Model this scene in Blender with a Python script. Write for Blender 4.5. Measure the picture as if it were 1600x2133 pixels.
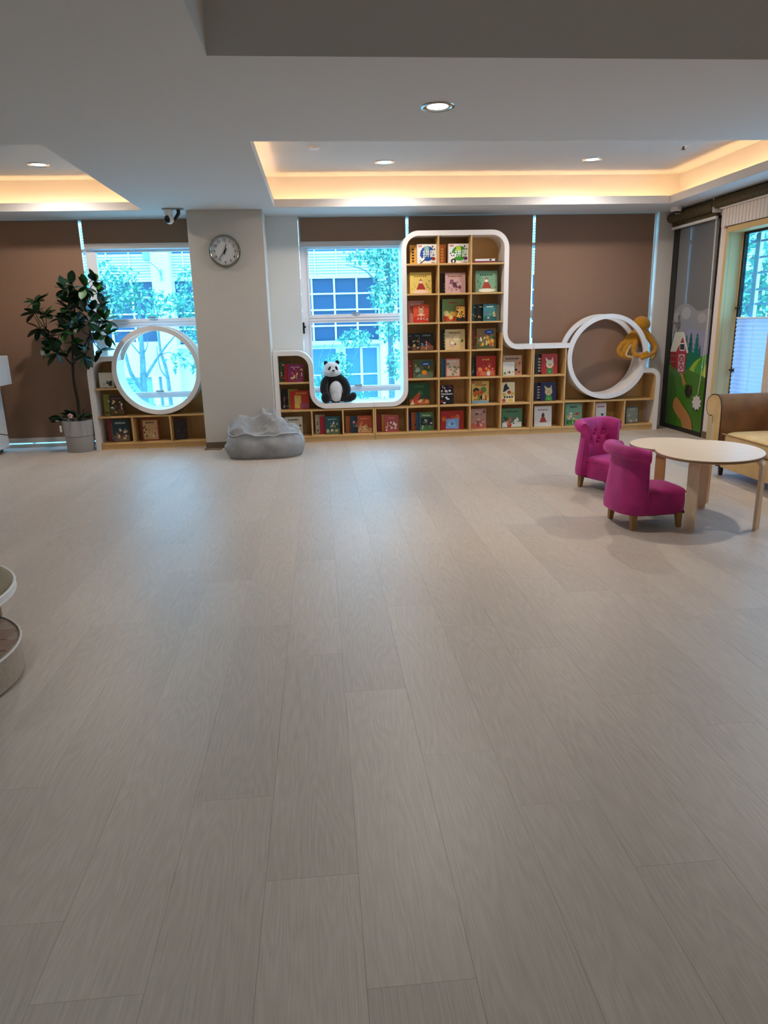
import bpy, bmesh, math, random
from mathutils import Vector, Matrix, noise as mnoise
PI = math.pi
rnd = random.Random(7)
scene = bpy.context.scene
for o in list(bpy.data.objects): bpy.data.objects.remove(o)
C = scene.collection

# ---------------------------------------------------------------- camera
F_PX, YAW, PITCH, ROLL, CAM_H = 1470.218, 0.0845664, 0.2627926, 0.0237174, 1.45
fw = Vector((math.sin(YAW)*math.cos(PITCH), math.cos(YAW)*math.cos(PITCH), -math.sin(PITCH)))
rt = Vector((math.cos(YAW), -math.sin(YAW), 0)); dn = fw.cross(rt)
r2 = math.cos(ROLL)*rt + math.sin(ROLL)*dn; d2 = -math.sin(ROLL)*rt + math.cos(ROLL)*dn
cam_d = bpy.data.cameras.new('camera'); cam = bpy.data.objects.new('camera', cam_d); C.objects.link(cam)
cam_d.sensor_fit = 'VERTICAL'; cam_d.sensor_height = 36.0; cam_d.lens = 36.0*F_PX/2133.0
cam_d.clip_start = 0.05; cam_d.clip_end = 300
M = Matrix.Identity(4)
for i, v in enumerate((r2, -d2, -fw)):
    for k in range(3): M[k][i] = v[k]
M.translation = Vector((0, 0, CAM_H)); cam.matrix_world = M
scene.camera = cam
def in_frame(P, mg=60):
    q = Vector(P) - Vector((0, 0, CAM_H)); z = q.dot(fw)
    if z < 0.1: return None
    x = 800 + F_PX*q.dot(r2)/z; y = 1066.5 + F_PX*q.dot(d2)/z
    return (x, y) if -mg < x < 1600+mg and -mg < y < 2133+mg else None

# ---------------------------------------------------------------- world, exposure
EXPOSURE = 1.0
W_STRENGTH = 3.9
COFFER_W, NEAR_W, REAR_FILL_W, COVE_E = 60.0, 56.0, 13.0, 16.0
scene.view_settings.view_transform = 'Standard'
try: scene.view_settings.look = 'None'
except Exception: pass
scene.view_settings.gamma = 1.0; scene.view_settings.exposure = EXPOSURE
scene.view_settings.use_curve_mapping = False
world = bpy.data.worlds.new('overcast_sky'); scene.world = world; world.use_nodes = True
bg = world.node_tree.nodes['Background']
bg.inputs[0].default_value = (0.58, 0.79, 1.0, 1); bg.inputs[1].default_value = W_STRENGTH

# ---------------------------------------------------------------- helpers
def lin(c):
    if isinstance(c, str): c = tuple(int(c[i:i+2], 16)/255 for i in (1, 3, 5))
    return tuple(((v/12.92) if v <= 0.04045 else ((v+0.055)/1.055)**2.4) for v in c) + (1.0,)
MATS = {}
def mat(name, col=None, rough=0.6, metal=0.0, spec=0.5, sheen=0.0, coat=0.0, emit=None, estr=0.0, bump=0.0, bscale=80.0, subs=0.0):
    if name in MATS: return MATS[name]
    m = bpy.data.materials.new(name); m.use_nodes = True; MATS[name] = m
    nt = m.node_tree; b = nt.nodes['Principled BSDF']
    if col is not None: b.inputs['Base Color'].default_value = lin(col)
    b.inputs['Roughness'].default_value = rough; b.inputs['Metallic'].default_value = metal
    b.inputs['Specular IOR Level'].default_value = spec
    if sheen: b.inputs['Sheen Weight'].default_value = sheen; b.inputs['Sheen Roughness'].default_value = 0.35
    if coat: b.inputs['Coat Weight'].default_value = coat; b.inputs['Coat Roughness'].default_value = 0.08
    if emit: b.inputs['Emission Color'].default_value = lin(emit); b.inputs['Emission Strength'].default_value = estr
    if bump:
        tc = nt.nodes.new('ShaderNodeTexCoord'); n = nt.nodes.new('ShaderNodeTexNoise'); bp = nt.nodes.new('ShaderNodeBump')
        n.inputs['Scale'].default_value = bscale; n.inputs['Detail'].default_value = 3
        bp.inputs['Strength'].default_value = bump; bp.inputs['Distance'].default_value = 0.01
        nt.links.new(tc.outputs['Object'], n.inputs['Vector']); nt.links.new(n.outputs['Fac'], bp.inputs['Height'])
        nt.links.new(bp.outputs['Normal'], b.inputs['Normal'])
    return m
def flat(c, rough=0.35): return mat('print_%s' % c.strip('#'), c, rough)
def mixcol(nt, a, b, fac):
    n = nt.nodes.new('ShaderNodeMix'); n.data_type = 'RGBA'
    n.inputs[6].default_value = a; n.inputs[7].default_value = b
    if fac is not None: nt.links.new(fac, n.inputs[0])
    return n.outputs[2]
def wood(name, c1, c2, axis=0, scale=1.0, rough=0.45, lines=9.0, contrast=0.55, island=None, ring=0.75, fiber=0.55):
    """oak / birch grain: contour lines of a stretched noise plus fine fibres. axis = grain direction"""
    if name in MATS: return MATS[name]
    m = bpy.data.materials.new(name); m.use_nodes = True; MATS[name] = m
    nt = m.node_tree; L = nt.links.new; N = nt.nodes.new; b = nt.nodes['Principled BSDF']
    tc = N('ShaderNodeTexCoord'); src = tc.outputs['Object']
    rv = None
    if island == 'object':
        oi = N('ShaderNodeObjectInfo'); rv = oi.outputs['Random']
    elif island == 'mesh':
        ge = N('ShaderNodeNewGeometry'); rv = ge.outputs['Random Per Island']
    if rv is not None:
        mu = N('ShaderNodeMath'); mu.operation = 'MULTIPLY'; mu.inputs[1].default_value = 57.0; L(rv, mu.inputs[0])
        cx = N('ShaderNodeCombineXYZ'); L(mu.outputs[0], cx.inputs[0]); L(mu.outputs[0], cx.inputs[1])
        ad = N('ShaderNodeVectorMath'); L(src, ad.inputs[0]); L(cx.outputs[0], ad.inputs[1]); src = ad.outputs[0]
    def mapped(s_across, s_along):
        mp = N('ShaderNodeMapping'); s = [s_across]*3; s[axis] = s_along
        mp.inputs['Scale'].default_value = s; L(src, mp.inputs['Vector']); return mp.outputs[0]
    n1 = N('ShaderNodeTexNoise'); n1.inputs['Scale'].default_value = 1.0; n1.inputs['Detail'].default_value = 2.0; n1.inputs['Roughness'].default_value = 0.4
    L(mapped(7.0*scale, 0.9*scale), n1.inputs['Vector'])
    ml = N('ShaderNodeMath'); ml.operation = 'MULTIPLY'; ml.inputs[1].default_value = lines; L(n1.outputs['Fac'], ml.inputs[0])
    pp = N('ShaderNodeMath'); pp.operation = 'PINGPONG'; pp.inputs[1].default_value = 0.5; L(ml.outputs[0], pp.inputs[0])
    n2 = N('ShaderNodeTexNoise'); n2.inputs['Scale'].default_value = 1.0; n2.inputs['Detail'].default_value = 3.0
    L(mapped(230*scale, 7*scale), n2.inputs['Vector'])
    n3 = N('ShaderNodeTexNoise'); n3.inputs['Scale'].default_value = 1.0; n3.inputs['Detail'].default_value = 1.0
    L(mapped(2.0*scale, 0.6*scale), n3.inputs['Vector'])
    a1 = N('ShaderNodeMath'); a1.operation = 'MULTIPLY_ADD'; a1.inputs[1].default_value = ring; L(pp.outputs[0], a1.inputs[0])
    s2 = N('ShaderNodeMath'); s2.operation = 'MULTIPLY'; s2.inputs[1].default_value = fiber; L(n2.outputs['Fac'], s2.inputs[0]); L(s2.outputs[0], a1.inputs[2])
    a2 = N('ShaderNodeMath'); a2.operation = 'MULTIPLY_ADD'; a2.inputs[1].default_value = 0.5; L(n3.outputs['Fac'], a2.inputs[0]); L(a1.outputs[0], a2.inputs[2])
    last = a2.outputs[0]
    if rv is not None:
        a3 = N('ShaderNodeMath'); a3.operation = 'MULTIPLY_ADD'; a3.inputs[1].default_value = 0.20; L(rv, a3.inputs[0]); L(last, a3.inputs[2]); last = a3.outputs[0]
    mr = N('ShaderNodeMapRange'); mr.inputs['From Min'].default_value = 0.35; mr.inputs['From Max'].default_value = 0.35+contrast*2.0; L(last, mr.inputs['Value'])
    L(mixcol(nt, lin(c1), lin(c2), mr.outputs[0]), b.inputs['Base Color'])
    b.inputs['Roughness'].default_value = rough
    bp = N('ShaderNodeBump'); bp.inputs['Strength'].default_value = 0.08; bp.inputs['Distance'].default_value = 0.004
    L(n2.outputs['Fac'], bp.inputs['Height']); L(bp.outputs['Normal'], b.inputs['Normal'])
    return m
def noisy(name, c1, c2, scale=5.0, rough=0.8, bump=0.2, bscale=250.0, sheen=0.0, detail=4.0, coat=0.0):
    if name in MATS: return MATS[name]
    m = mat(name, c1, rough, sheen=sheen, bump=bump, bscale=bscale, coat=coat); nt = m.node_tree
    tc = nt.nodes.new('ShaderNodeTexCoord'); n = nt.nodes.new('ShaderNodeTexNoise'); n.inputs['Scale'].default_value = scale; n.inputs['Detail'].default_value = detail
    nt.links.new(tc.outputs['Object'], n.inputs['Vector'])
    mr = nt.nodes.new('ShaderNodeMapRange'); mr.inputs['From Min'].default_value = 0.35; mr.inputs['From Max'].default_value = 0.65
    nt.links.new(n.outputs['Fac'], mr.inputs['Value'])
    nt.links.new(mixcol(nt, lin(c1), lin(c2), mr.outputs[0]), nt.nodes['Principled BSDF'].inputs['Base Color'])
    return m
def glass_mat(name, tint, refl_rough=0.02):
    if name in MATS: return MATS[name]
    m = bpy.data.materials.new(name); m.use_nodes = True; MATS[name] = m
    nt = m.node_tree; nt.nodes.clear(); N = nt.nodes.new
    out = N('ShaderNodeOutputMaterial'); mx = N('ShaderNodeMixShader'); fr = N('ShaderNodeMath'); fr.operation = 'MULTIPLY_ADD'; fr.inputs[1].default_value = 0.75; fr.inputs[2].default_value = 0.03; lw = N('ShaderNodeLayerWeight'); pw = N('ShaderNodeMath'); pw.operation = 'POWER'; pw.inputs[1].default_value = 5.0; nt.links.new(lw.outputs['Facing'], pw.inputs[0]); nt.links.new(pw.outputs[0], fr.inputs[0])
    t = N('ShaderNodeBsdfTransparent'); t.inputs[0].default_value = tint; g = N('ShaderNodeBsdfGlossy'); g.inputs['Roughness'].default_value = refl_rough
    nt.links.new(fr.outputs[0], mx.inputs[0]); nt.links.new(t.outputs[0], mx.inputs[1]); nt.links.new(g.outputs[0], mx.inputs[2]); nt.links.new(mx.outputs[0], out.inputs[0])
    return m
def fabric_translucent(name, col, trans=0.15, bump=0.3):
    if name in MATS: return MATS[name]
    m = mat(name, col, 0.9, bump=bump, bscale=500.0); nt = m.node_tree
    b = nt.nodes['Principled BSDF']; out = [n for n in nt.nodes if n.type == 'OUTPUT_MATERIAL'][0]
    mx = nt.nodes.new('ShaderNodeMixShader'); mx.inputs[0].default_value = trans
    tr = nt.nodes.new('ShaderNodeBsdfTranslucent'); tr.inputs[0].default_value = lin(col)
    nt.links.new(b.outputs[0], mx.inputs[1]); nt.links.new(tr.outputs[0], mx.inputs[2]); nt.links.new(mx.outputs[0], out.inputs[0])
    return m

class MB:
    """collects geometry; build() links it as one mesh object"""
    def __init__(s): s.v = []; s.f = []; s.mi = []; s.m = 0
    def add(s, vs, fs):
        o = len(s.v); s.v += [tuple(v) for v in vs]
        for f in fs: s.f.append(tuple(o+i for i in f)); s.mi.append(s.m)
        return s
    def box(s, x0, x1, y0, y1, z0, z1, b=0.0):
        if b <= 0:
            return s.add([(x, y, z) for z in (z0, z1) for y in (y0, y1) for x in (x0, x1)],
                [(0, 2, 3, 1), (4, 5, 7, 6), (0, 1, 5, 4), (2, 6, 7, 3), (0, 4, 6, 2), (1, 3, 7, 5)])
        bm = bmesh.new(); bmesh.ops.create_cube(bm, size=1.0)
        bmesh.ops.scale(bm, vec=(x1-x0, y1-y0, z1-z0), verts=bm.verts)
        bmesh.ops.translate(bm, vec=((x0+x1)/2, (y0+y1)/2, (z0+z1)/2), verts=bm.verts)
        bmesh.ops.bevel(bm, geom=bm.edges[:], offset=b, segments=2 if b > 0.006 else 1, affect='EDGES', profile=0.6)
        bm.verts.index_update(); s.add([v.co for v in bm.verts], [[v.index for v in f.verts] for f in bm.faces]); bm.free(); return s
    def prism(s, poly, a0, a1, axis):
        """poly in the plane across axis (x: (y,z); y: (x,z); z: (x,y)), extruded from a0 to a1"""
        def P(p, a): return {0: (a, p[0], p[1]), 1: (p[0], a, p[1]), 2: (p[0], p[1], a)}[axis]
        n = len(poly); vs = [P(p, a0) for p in poly] + [P(p, a1) for p in poly]
        return s.add(vs, [tuple(range(n))[::-1], tuple(range(n, 2*n))] + [(i, (i+1) % n, n+(i+1) % n, n+i) for i in range(n)])
    def poly(s, pts): return s.add(pts, [tuple(range(len(pts)))])
    def tube(s, path, r, seg=8, cap=True, closed=False):
        P = [Vector(p) for p in path]; n = len(P); R = r if isinstance(r, (list, tuple)) else [r]*n
        vs = []; fs = []; prev = None
        for i, p in enumerate(P):
            t = (P[(i+1) % n]-P[i-1]) if closed else (P[min(i+1, n-1)]-P[max(i-1, 0)])
            t.normalize()
            u = t.cross(Vector((0, 0, 1))) if prev is None else prev - t*prev.dot(t)
            if u.length < 1e-4: u = t.cross(Vector((1, 0, 0)))
            u.normalize(); w = t.cross(u); prev = u
            vs += [p + R[i]*(math.cos(2*PI*k/seg)*u + math.sin(2*PI*k/seg)*w) for k in range(seg)]
        for i in range(n if closed else n-1):
            j = (i+1) % n
            for k in range(seg): fs.append((i*seg+k, i*seg+(k+1) % seg, j*seg+(k+1) % seg, j*seg+k))
        if cap and not closed: fs += [tuple(range(seg))[::-1], tuple(range((n-1)*seg, n*seg))]
        return s.add(vs, fs)
    def lathe(s, prof, seg=32, c=(0, 0, 0), axis=2, a0=0, a1=2*PI):
        full = abs(a1-a0-2*PI) < 1e-6; n = len(prof); m = seg if full else seg+1; vs = []
        for i in range(m):
            a = a0+(a1-a0)*i/seg
            for r, h in prof:
                p = (r*math.cos(a), r*math.sin(a), h)
                if axis == 1: p = (p[0], h, p[1])
                if axis == 0: p = (h, p[0], p[1])
                vs.append((p[0]+c[0], p[1]+c[1], p[2]+c[2]))
        fs = []
        for i in range(seg):
            j = (i+1) % m
            for k in range(n-1): fs.append((i*n+k, j*n+k, j*n+k+1, i*n+k+1))
        return s.add(vs, fs)
    def ell(s, c, r, seg=16, ring=10, rot=None, p=1.0):
        vs = []; c = Vector(c)
        def sp(v): return math.copysign(abs(v)**p, v)
        for i in range(ring+1):
            th = PI*i/ring
            for k in range(seg):
                ph = 2*PI*k/seg
                q = Vector((r[0]*sp(math.sin(th))*sp(math.cos(ph)), r[1]*sp(math.sin(th))*sp(math.sin(ph)), r[2]*sp(math.cos(th))))
                if rot is not None: q = rot @ q
                vs.append(c+q)
        fs = [(i*seg+k, (i+1)*seg+k, (i+1)*seg+(k+1) % seg, i*seg+(k+1) % seg) for i in range(ring) for k in range(seg)]
        return s.add(vs, fs)
    def grid(s, fn, nu, nv, cu=False, cv=False):
        vs = [fn(i/(nu if cu else nu), j/(nv if cv else nv)) for i in range(nu+(0 if cu else 1)) for j in range(nv+(0 if cv else 1))]
        w = nv+(0 if cv else 1); h = nu+(0 if cu else 1); fs = []
        for i in range(nu):
            for j in range(nv):
                a, b_ = i, (i+1) % h; c_, d = j, (j+1) % w
                fs.append((a*w+c_, b_*w+c_, b_*w+d, a*w+d))
        return s.add(vs, fs)
    def mesh(s, name, mats, smooth=False, origin=(0, 0, 0), merge=False):
        me = bpy.data.meshes.new(name); ox, oy, oz = origin
        me.from_pydata([(x-ox, y-oy, z-oz) for x, y, z in s.v], [], s.f)
        if not isinstance(mats, (list, tuple)): mats = [mats]
        for m in mats: me.materials.append(m)
        if len(mats) > 1: me.polygons.foreach_set('material_index', s.mi)
        bm = bmesh.new(); bm.from_mesh(me)
        if merge: bmesh.ops.remove_doubles(bm, verts=bm.verts, dist=1e-5)
        bmesh.ops.recalc_face_normals(bm, faces=bm.faces); bm.to_mesh(me); bm.free()
        if smooth:
            me.polygons.foreach_set('use_smooth', [True]*len(me.polygons))
            try: me.set_sharp_from_angle(angle=math.radians(smooth if smooth is not True else 45))
            except Exception: pass
        me.update(); return me
    def build(s, name, mats, parent=None, smooth=False, local=False, origin=None, merge=False):
        org = (0, 0, 0)
        if parent is not None and not local:
            p = parent; org = Vector((0, 0, 0))
            while p is not None: org = org + p.location; p = p.parent
        if origin is not None: org = origin
        o = bpy.data.objects.new(name, s.mesh(name, mats, smooth, org, merge)); C.objects.link(o)
        if origin is not None: o.location = origin
        if parent is not None: o.parent = parent
        return o
def tag(o, label=None, cat=None, group=None, kind=None):
    if label: o['label'] = label
    if cat: o['category'] = cat
    if group: o['group'] = group
    if kind: o['kind'] = kind
    return o
def empty(name, loc=(0, 0, 0), rz=0.0):
    o = bpy.data.objects.new(name, None); C.objects.link(o); o.location = loc; o.rotation_euler = (0, 0, rz); o.empty_display_size = 0.1; return o
def thing(name, label, cat, loc=(0, 0, 0), rz=0.0, group=None): return tag(empty(name, loc, rz), label, cat, group)
def share(name, me, parent, loc=(0, 0, 0), rot=None):
    o = bpy.data.objects.new(name, me); C.objects.link(o); o.parent = parent; o.location = loc
    if rot is not None: o.rotation_euler = rot
    return o
def arc(cx, cz, r, a0, a1, n=10): return [(cx+r*math.cos(math.radians(a0+(a1-a0)*i/n)), cz+r*math.sin(math.radians(a0+(a1-a0)*i/n))) for i in range(n+1)]
def offset_path(path, d):
    out = []
    for i, p in enumerate(path):
        a = path[max(i-1, 0)]; b = path[min(i+1, len(path)-1)]
        if 0 < i < len(path)-1:
            v1 = Vector((p[0]-a[0], p[1]-a[1])).normalized(); v2 = Vector((b[0]-p[0], b[1]-p[1])).normalized()
            n1 = Vector((-v1.y, v1.x)); n2 = Vector((-v2.y, v2.x)); n = (n1+n2); k = n.length_squared
            n = n*(2.0/k) if k > 1e-6 else n1
        else:
            v = Vector((b[0]-a[0], b[1]-a[1])).normalized(); n = Vector((-v.y, v.x))
        out.append((p[0]+n.x*d, p[1]+n.y*d))
    return out
def ribbon(mb, path, half, y0, y1):
    L_ = offset_path(path, half); R_ = offset_path(path, -half); n = len(path)
    vs = [(x, y0, z) for x, z in L_]+[(x, y0, z) for x, z in R_]+[(x, y1, z) for x, z in L_]+[(x, y1, z) for x, z in R_]
    fs = []
    for i in range(n-1):
        a, b, c, d = i, i+1, n+i+1, n+i
        fs += [(a, b, c, d), (2*n+a, 2*n+d, 2*n+c, 2*n+b), (a, 2*n+a, 2*n+b, b), (d, c, 2*n+c, 2*n+d)]
    fs += [(0, n, 3*n, 2*n), (n-1, 3*n-1, 4*n-1, 2*n-1)]
    return mb.add(vs, fs)
def smooth_path(pts, n=6):
    P = [Vector(p) for p in pts]; out = []
    for i in range(len(P)-1):
        p0, p1, p2, p3 = P[max(i-1, 0)], P[i], P[i+1], P[min(i+2, len(P)-1)]
        for k in range(n):
            t = k/n; out.append(0.5*((2*p1)+(p2-p0)*t+(2*p0-5*p1+4*p2-p3)*t*t+(3*p1-p0-3*p2+p3)*t**3))
    out.append(P[-1]); return out
_fc = None
def text_geo(body, size, bold=0.0, extrude=0.0):
    """lettering as triangles in the xz plane, facing -y, centred on its own middle"""
    global _fc
    if _fc is None:
        cu = bpy.data.curves.new('lettering_source', 'FONT'); _fc = bpy.data.objects.new('lettering_source', cu)
        cu.align_x = 'CENTER'; cu.align_y = 'CENTER'; cu.resolution_u = 3
    _fc.data.body = body; _fc.data.size = size; _fc.data.offset = bold; C.objects.link(_fc)
    bpy.context.view_layer.update()
    me = bpy.data.meshes.new_from_object(_fc.evaluated_get(bpy.context.evaluated_depsgraph_get()))
    vs = [(v.co.x, v.co.y) for v in me.vertices]; fs = [tuple(p.vertices) for p in me.polygons]
    bpy.data.meshes.remove(me); C.objects.unlink(_fc)
    if vs:
        cx = (min(v[0] for v in vs)+max(v[0] for v in vs))/2; cy = (min(v[1] for v in vs)+max(v[1] for v in vs))/2
        vs = [(x-cx, y-cy) for x, y in vs]
    return vs, fs

# ---------------------------------------------------------------- materials of the room
M_CEIL = mat('ceiling_paint', '#d9d6d2', 0.9, bump=0.04, bscale=300)
M_WALL = mat('wall_paint', '#d8d3cb', 0.85, bump=0.06, bscale=260)
M_TRIMW = mat('white_laminate', '#efe9e4', 0.38)
M_BIRCH_X = wood('birch_board', '#d9b074', '#c09150', 0, 1.0, 0.5, 8, 0.7)
M_BIRCH_Z = wood('birch_upright', '#d9b074', '#c09150', 2, 1.0, 0.5, 8, 0.7)
M_BLIND = fabric_translucent('taupe_blind_fabric', '#95745e', 0.05)
M_ALU = mat('white_aluminium', '#eeeff4', 0.4)
M_GLASS = glass_mat('blue_tinted_glass', (0.58, 0.87, 1.0, 1))
M_BLACK = mat('black_frame', '#0c0c0d', 0.4)
M_BASEB = mat('brown_baseboard', '#6b5a48', 0.5)
M_CHROME = mat('brushed_chrome', '#b9b9b6', 0.22, 1.0)
# ================================================================ SETTING
XL, XR, YB, YF, ZC = -5.6, 4.61, -2.6, 9.34, 2.72
# floor: dark underlay with separate vinyl planks on it
fl = MB().box(XL, XR+0.25, YB, YF+0.2, -0.12, -0.004).build('floor', mat('underlay', '#857b70', 0.9))
tag(fl, 'taupe oak-look plank floor', None, None, 'structure')
PW, PL = 0.2505, 1.333
M_PLANK = wood('floor_oak', '#d6c8b9', '#a6988a', 1, 1.0, 0.42, 20, 0.62, 'object', 0.40, 1.0)
M_PLANK_R = wood('floor_oak_rest', '#d6c8b9', '#a6988a', 1, 1.0, 0.42, 20, 0.62, 'mesh', 0.40, 1.0)
g = 0.0003
plank_me = MB().box(-PW/2+g, PW/2-g, -PL/2+g, PL/2-g, -0.004, 0.0).mesh('plank', M_PLANK)
known = {0: 2.590, -1: 1.606, -2: 1.965, -4: 2.865, 1: 2.120, 2: 1.825, 3: 1.540, 6: 3.455, 7: 4.445, 5: 6.176}
cand = []
for c in range(-23, 19):
    x0 = 0.0425 + c*PW
    off = known.get(c, rnd.uniform(0, PL)) % PL
    k = math.floor((YB-off)/PL)
    while off+k*PL < YF+0.1:
        y0 = off+k*PL; k += 1
        cx, cy = x0+PW/2, y0+PL/2
        if cx-PW/2 < XL-0.1 or cx > XR+0.2: continue
        vis = [q for q in (in_frame((cx+sx*PW/2, cy+sy*PL/2*0.98, 0), 10) for sx in (-1, 0, 1) for sy in (-1, -0.5, 0, 0.5, 1)) if q]
        cand.append((cy if vis else 100+cy, cx, cy))
cand.sort()
rest = MB()
for i, (key, cx, cy) in enumerate(cand):
    if i < 300 and key < 100: share('plank', plank_me, fl, (cx, cy, 0))
    else: rest.box(max(cx-PW/2+g, XL), min(cx+PW/2-g, XR+0.2), max(cy-PL/2+g, YB), min(cy+PL/2-g, YF+0.1), -0.004, 0.0)
tag(rest.build('plank_field', M_PLANK_R, fl), kind='stuff')

# ceiling with two lit coffers and one dark raised field
def rects_minus(x0, x1, y0, y1, holes):
    xs = sorted({x0, x1}|{v for h in holes for v in h[:2]}); ys = sorted({y0, y1}|{v for h in holes for v in h[2:]})
    for i in range(len(xs)-1):
        for j in range(len(ys)-1):
            cx, cy = (xs[i]+xs[i+1])/2, (ys[j]+ys[j+1])/2
            if cx < x0 or cx > x1 or cy < y0 or cy > y1: continue
            if any(h[0] < cx < h[1] and h[2] < cy < h[3] for h in holes): continue
            yield xs[i], xs[i+1], ys[j], ys[j+1]
COF = [(-0.425, 4.19, 5.63, 8.61), (-5.05, -1.892, 5.70, 8.71)]
RAISED = (-0.478, 4.45, -0.4, 3.95)
cl = MB()
for a in rects_minus(XL, XR+0.25, YB, YF+0.2, COF+[RAISED]): cl.poly([(a[0], a[2], ZC), (a[1], a[2], ZC), (a[1], a[3], ZC), (a[0], a[3], ZC)])
LIP, LEDGE, CTOP, DI = 2.806, 2.745, 3.07, 0.19
for (x0, x1, y0, y1) in COF:
    t = 0.02
    cl.box(x0-t, x0, y0-t, y1+t, ZC+0.001, LIP); cl.box(x1, x1+t, y0-t, y1+t, ZC+0.001, LIP)
    cl.box(x0, x1, y0-t, y0, ZC+0.001, LIP); cl.box(x0, x1, y1, y1+t, ZC+0.001, LIP)
    X0, X1, Y0, Y1 = x0-DI, x1+DI, y0-DI, y1+DI
    for a in rects_minus(X0, X1, Y0, Y1, [(x0-t, x1+t, y0-t, y1+t)]): cl.poly([(a[0], a[2], LEDGE), (a[1], a[2], LEDGE), (a[1], a[3], LEDGE), (a[0], a[3], LEDGE)])
    for p, q in (((X0, Y0), (X1, Y0)), ((X1, Y0), (X1, Y1)), ((X1, Y1), (X0, Y1)), ((X0, Y1), (X0, Y0))):
        cl.poly([(p[0], p[1], LEDGE), (q[0], q[1], LEDGE), (q[0], q[1], CTOP), (p[0], p[1], CTOP)])
    cl.poly([(X0, Y0, CTOP), (X1, Y0, CTOP), (X1, Y1, CTOP), (X0, Y1, CTOP)])
x0, x1, y0, y1 = RAISED; HT = 3.35
for p, q in (((x0, y0), (x1, y0)), ((x1, y0), (x1, y1)), ((x1, y1), (x0, y1)), ((x0, y1), (x0, y0))):
    cl.poly([(p[0], p[1], ZC), (q[0], q[1], ZC), (q[0], q[1], HT), (p[0], p[1], HT)])
cl.poly([(x0, y0, HT), (x1, y0, HT), (x1, y1, HT), (x0, y1, HT)])
tag(cl.build('ceiling', M_CEIL), 'white plasterboard ceiling with lit coffers', kind='structure')
tag(MB().box(XL-0.1, XR+0.3, YB-0.1, YF+0.25, 3.4, 3.5).build('ceiling_slab', M_CEIL), kind='structure')

# walls out of view
tag(MB().box(XL-0.12, XL, YB-0.1, YF+0.2, -0.1, 3.4).build('wall_left', M_WALL), kind='structure')
tag(MB().box(XL, XR+0.3, YB-0.12, YB, -0.1, 3.4).build('wall_rear', M_WALL), kind='structure')

# window wall: solid bands around the glazing
GY = 9.41
wb = MB()
wb.box(XL, -4.6, YF, YF+0.18, 0, 3.4); wb.box(-4.6, 4.75, YF, YF+0.18, 2.70, 3.4)
wb.box(-4.6, 4.40, YF, YF+0.18, -0.02, 0.045)
wb.box(-2.70, -1.42, YF, YF+0.18, 0.045, 0.42); wb.box(-0.62, 4.40, YF, YF+0.18, 0.045, 0.42)
tag(wb.build('wall_back', M_WALL), kind='structure')
tag(MB().box(-0.63, -0.19, 9.27, 9.5, 0.0, ZC).build('wall_back_panel', mat('panel_paint', '#dcdcd8', 0.7)), 'pale wall panel between column and window', kind='structure')
tag(MB().box(4.392, XR+0.25, 9.27, 9.5, 0.0, ZC).build('wall_back_corner', M_WALL), kind='structure')
# column
col = MB().box(-1.425, -0.572, 8.745, 9.5, 0.0, ZC, 0.004).build('column', mat('column_paper', '#cbc4b9', 0.85, bump=0.15, bscale=420))
tag(col, 'square plastered column carrying the clock', kind='structure')
tag(MB().box(-1.428, -0.569, 8.738, 8.745, 0.0, 0.075).build('baseboard_column', M_BASEB), kind='structure')

# glazing: window_<n> with frame pieces and panes
def window(n, xs, zs, zbot, label):
    w = tag(empty('window_%d' % n, (xs[0], GY, zbot)), label, kind='structure')
    for i, (x, hw) in enumerate(xs[1]):
        MB().box(x-hw, x+hw, GY-0.035, GY+0.035, zbot, 2.70, 0.003).build('mullion', M_ALU, w)
    xv = xs[1]
    for i in range(len(xv)-1):
        a = xv[i][0]+xv[i][1]; b = xv[i+1][0]-xv[i+1][1]
        lo = zbot
        for (z0, z1) in zs+[(2.70, 2.70)]:
            if z1 > z0 and z0 >= zbot:
                MB().box(a, b, GY-0.03, GY+0.03, z0, z1, 0.003).box(a, b, GY-0.04, GY-0.03, z0+(z1-z0)*0.28, z0+(z1-z0)*0.36).box(a, b, GY-0.04, GY-0.03, z0+(z1-z0)*0.62, z0+(z1-z0)*0.70).build('transom', M_ALU, w)
            if z0-lo > 0.02: MB().box(a, b, GY-0.004, GY+0.004, lo, z0).build('pane', M_GLASS, w)
            lo = max(z1, lo)
    return w
ZS = [(0.43, 0.47), (0.575, 0.65), (1.455, 1.56), (2.345, 2.385)]
w1 = window(1, (-2.74, [(-4.6, 0.03), (-3.7, 0.02), (-2.72, 0.05), (-1.38, 0.05)]), ZS, 0.045, 'white framed window left of the column')
w2 = window(2, (-0.16, [(-0.145, 0.04), (1.12, 0.022), (1.98, 0.03), (2.62, 0.02), (3.55, 0.03), (4.36, 0.012)]), ZS, 0.42, 'white framed window behind the panda and bookcases')
for ww, xa, xb in ((w1, -2.67, -1.43), (w2, -0.105, 1.10)):
    # sash stiles inside the outer frame and a latch on each rail
    for z0, z1 in ((0.65, 1.455), (1.56, 2.345)):
        MB().box(xa, xa+0.028, GY-0.045, GY+0.02, z0, z1, 0.003).build('sash_stile', M_ALU, ww)
    for z in (0.652, 1.562): MB().box((xa+xb)/2-0.05, (xa+xb)/2+0.05, GY-0.055, GY-0.03, z, z+0.02, 0.004).box((xa+xb)/2-0.015, (xa+xb)/2+0.015, GY-0.07, GY-0.05, z+0.004, z+0.016).build('latch', mat('latch_grey', '#8d8f96', 0.4), ww)
MB().box(-0.19, -0.165, GY-0.09, GY-0.06, 1.33, 1.47, 0.004).box(-0.186, -0.15, GY-0.11, GY-0.085, 1.40, 1.425, 0.003).build('handle', M_BLACK, w2)

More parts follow.
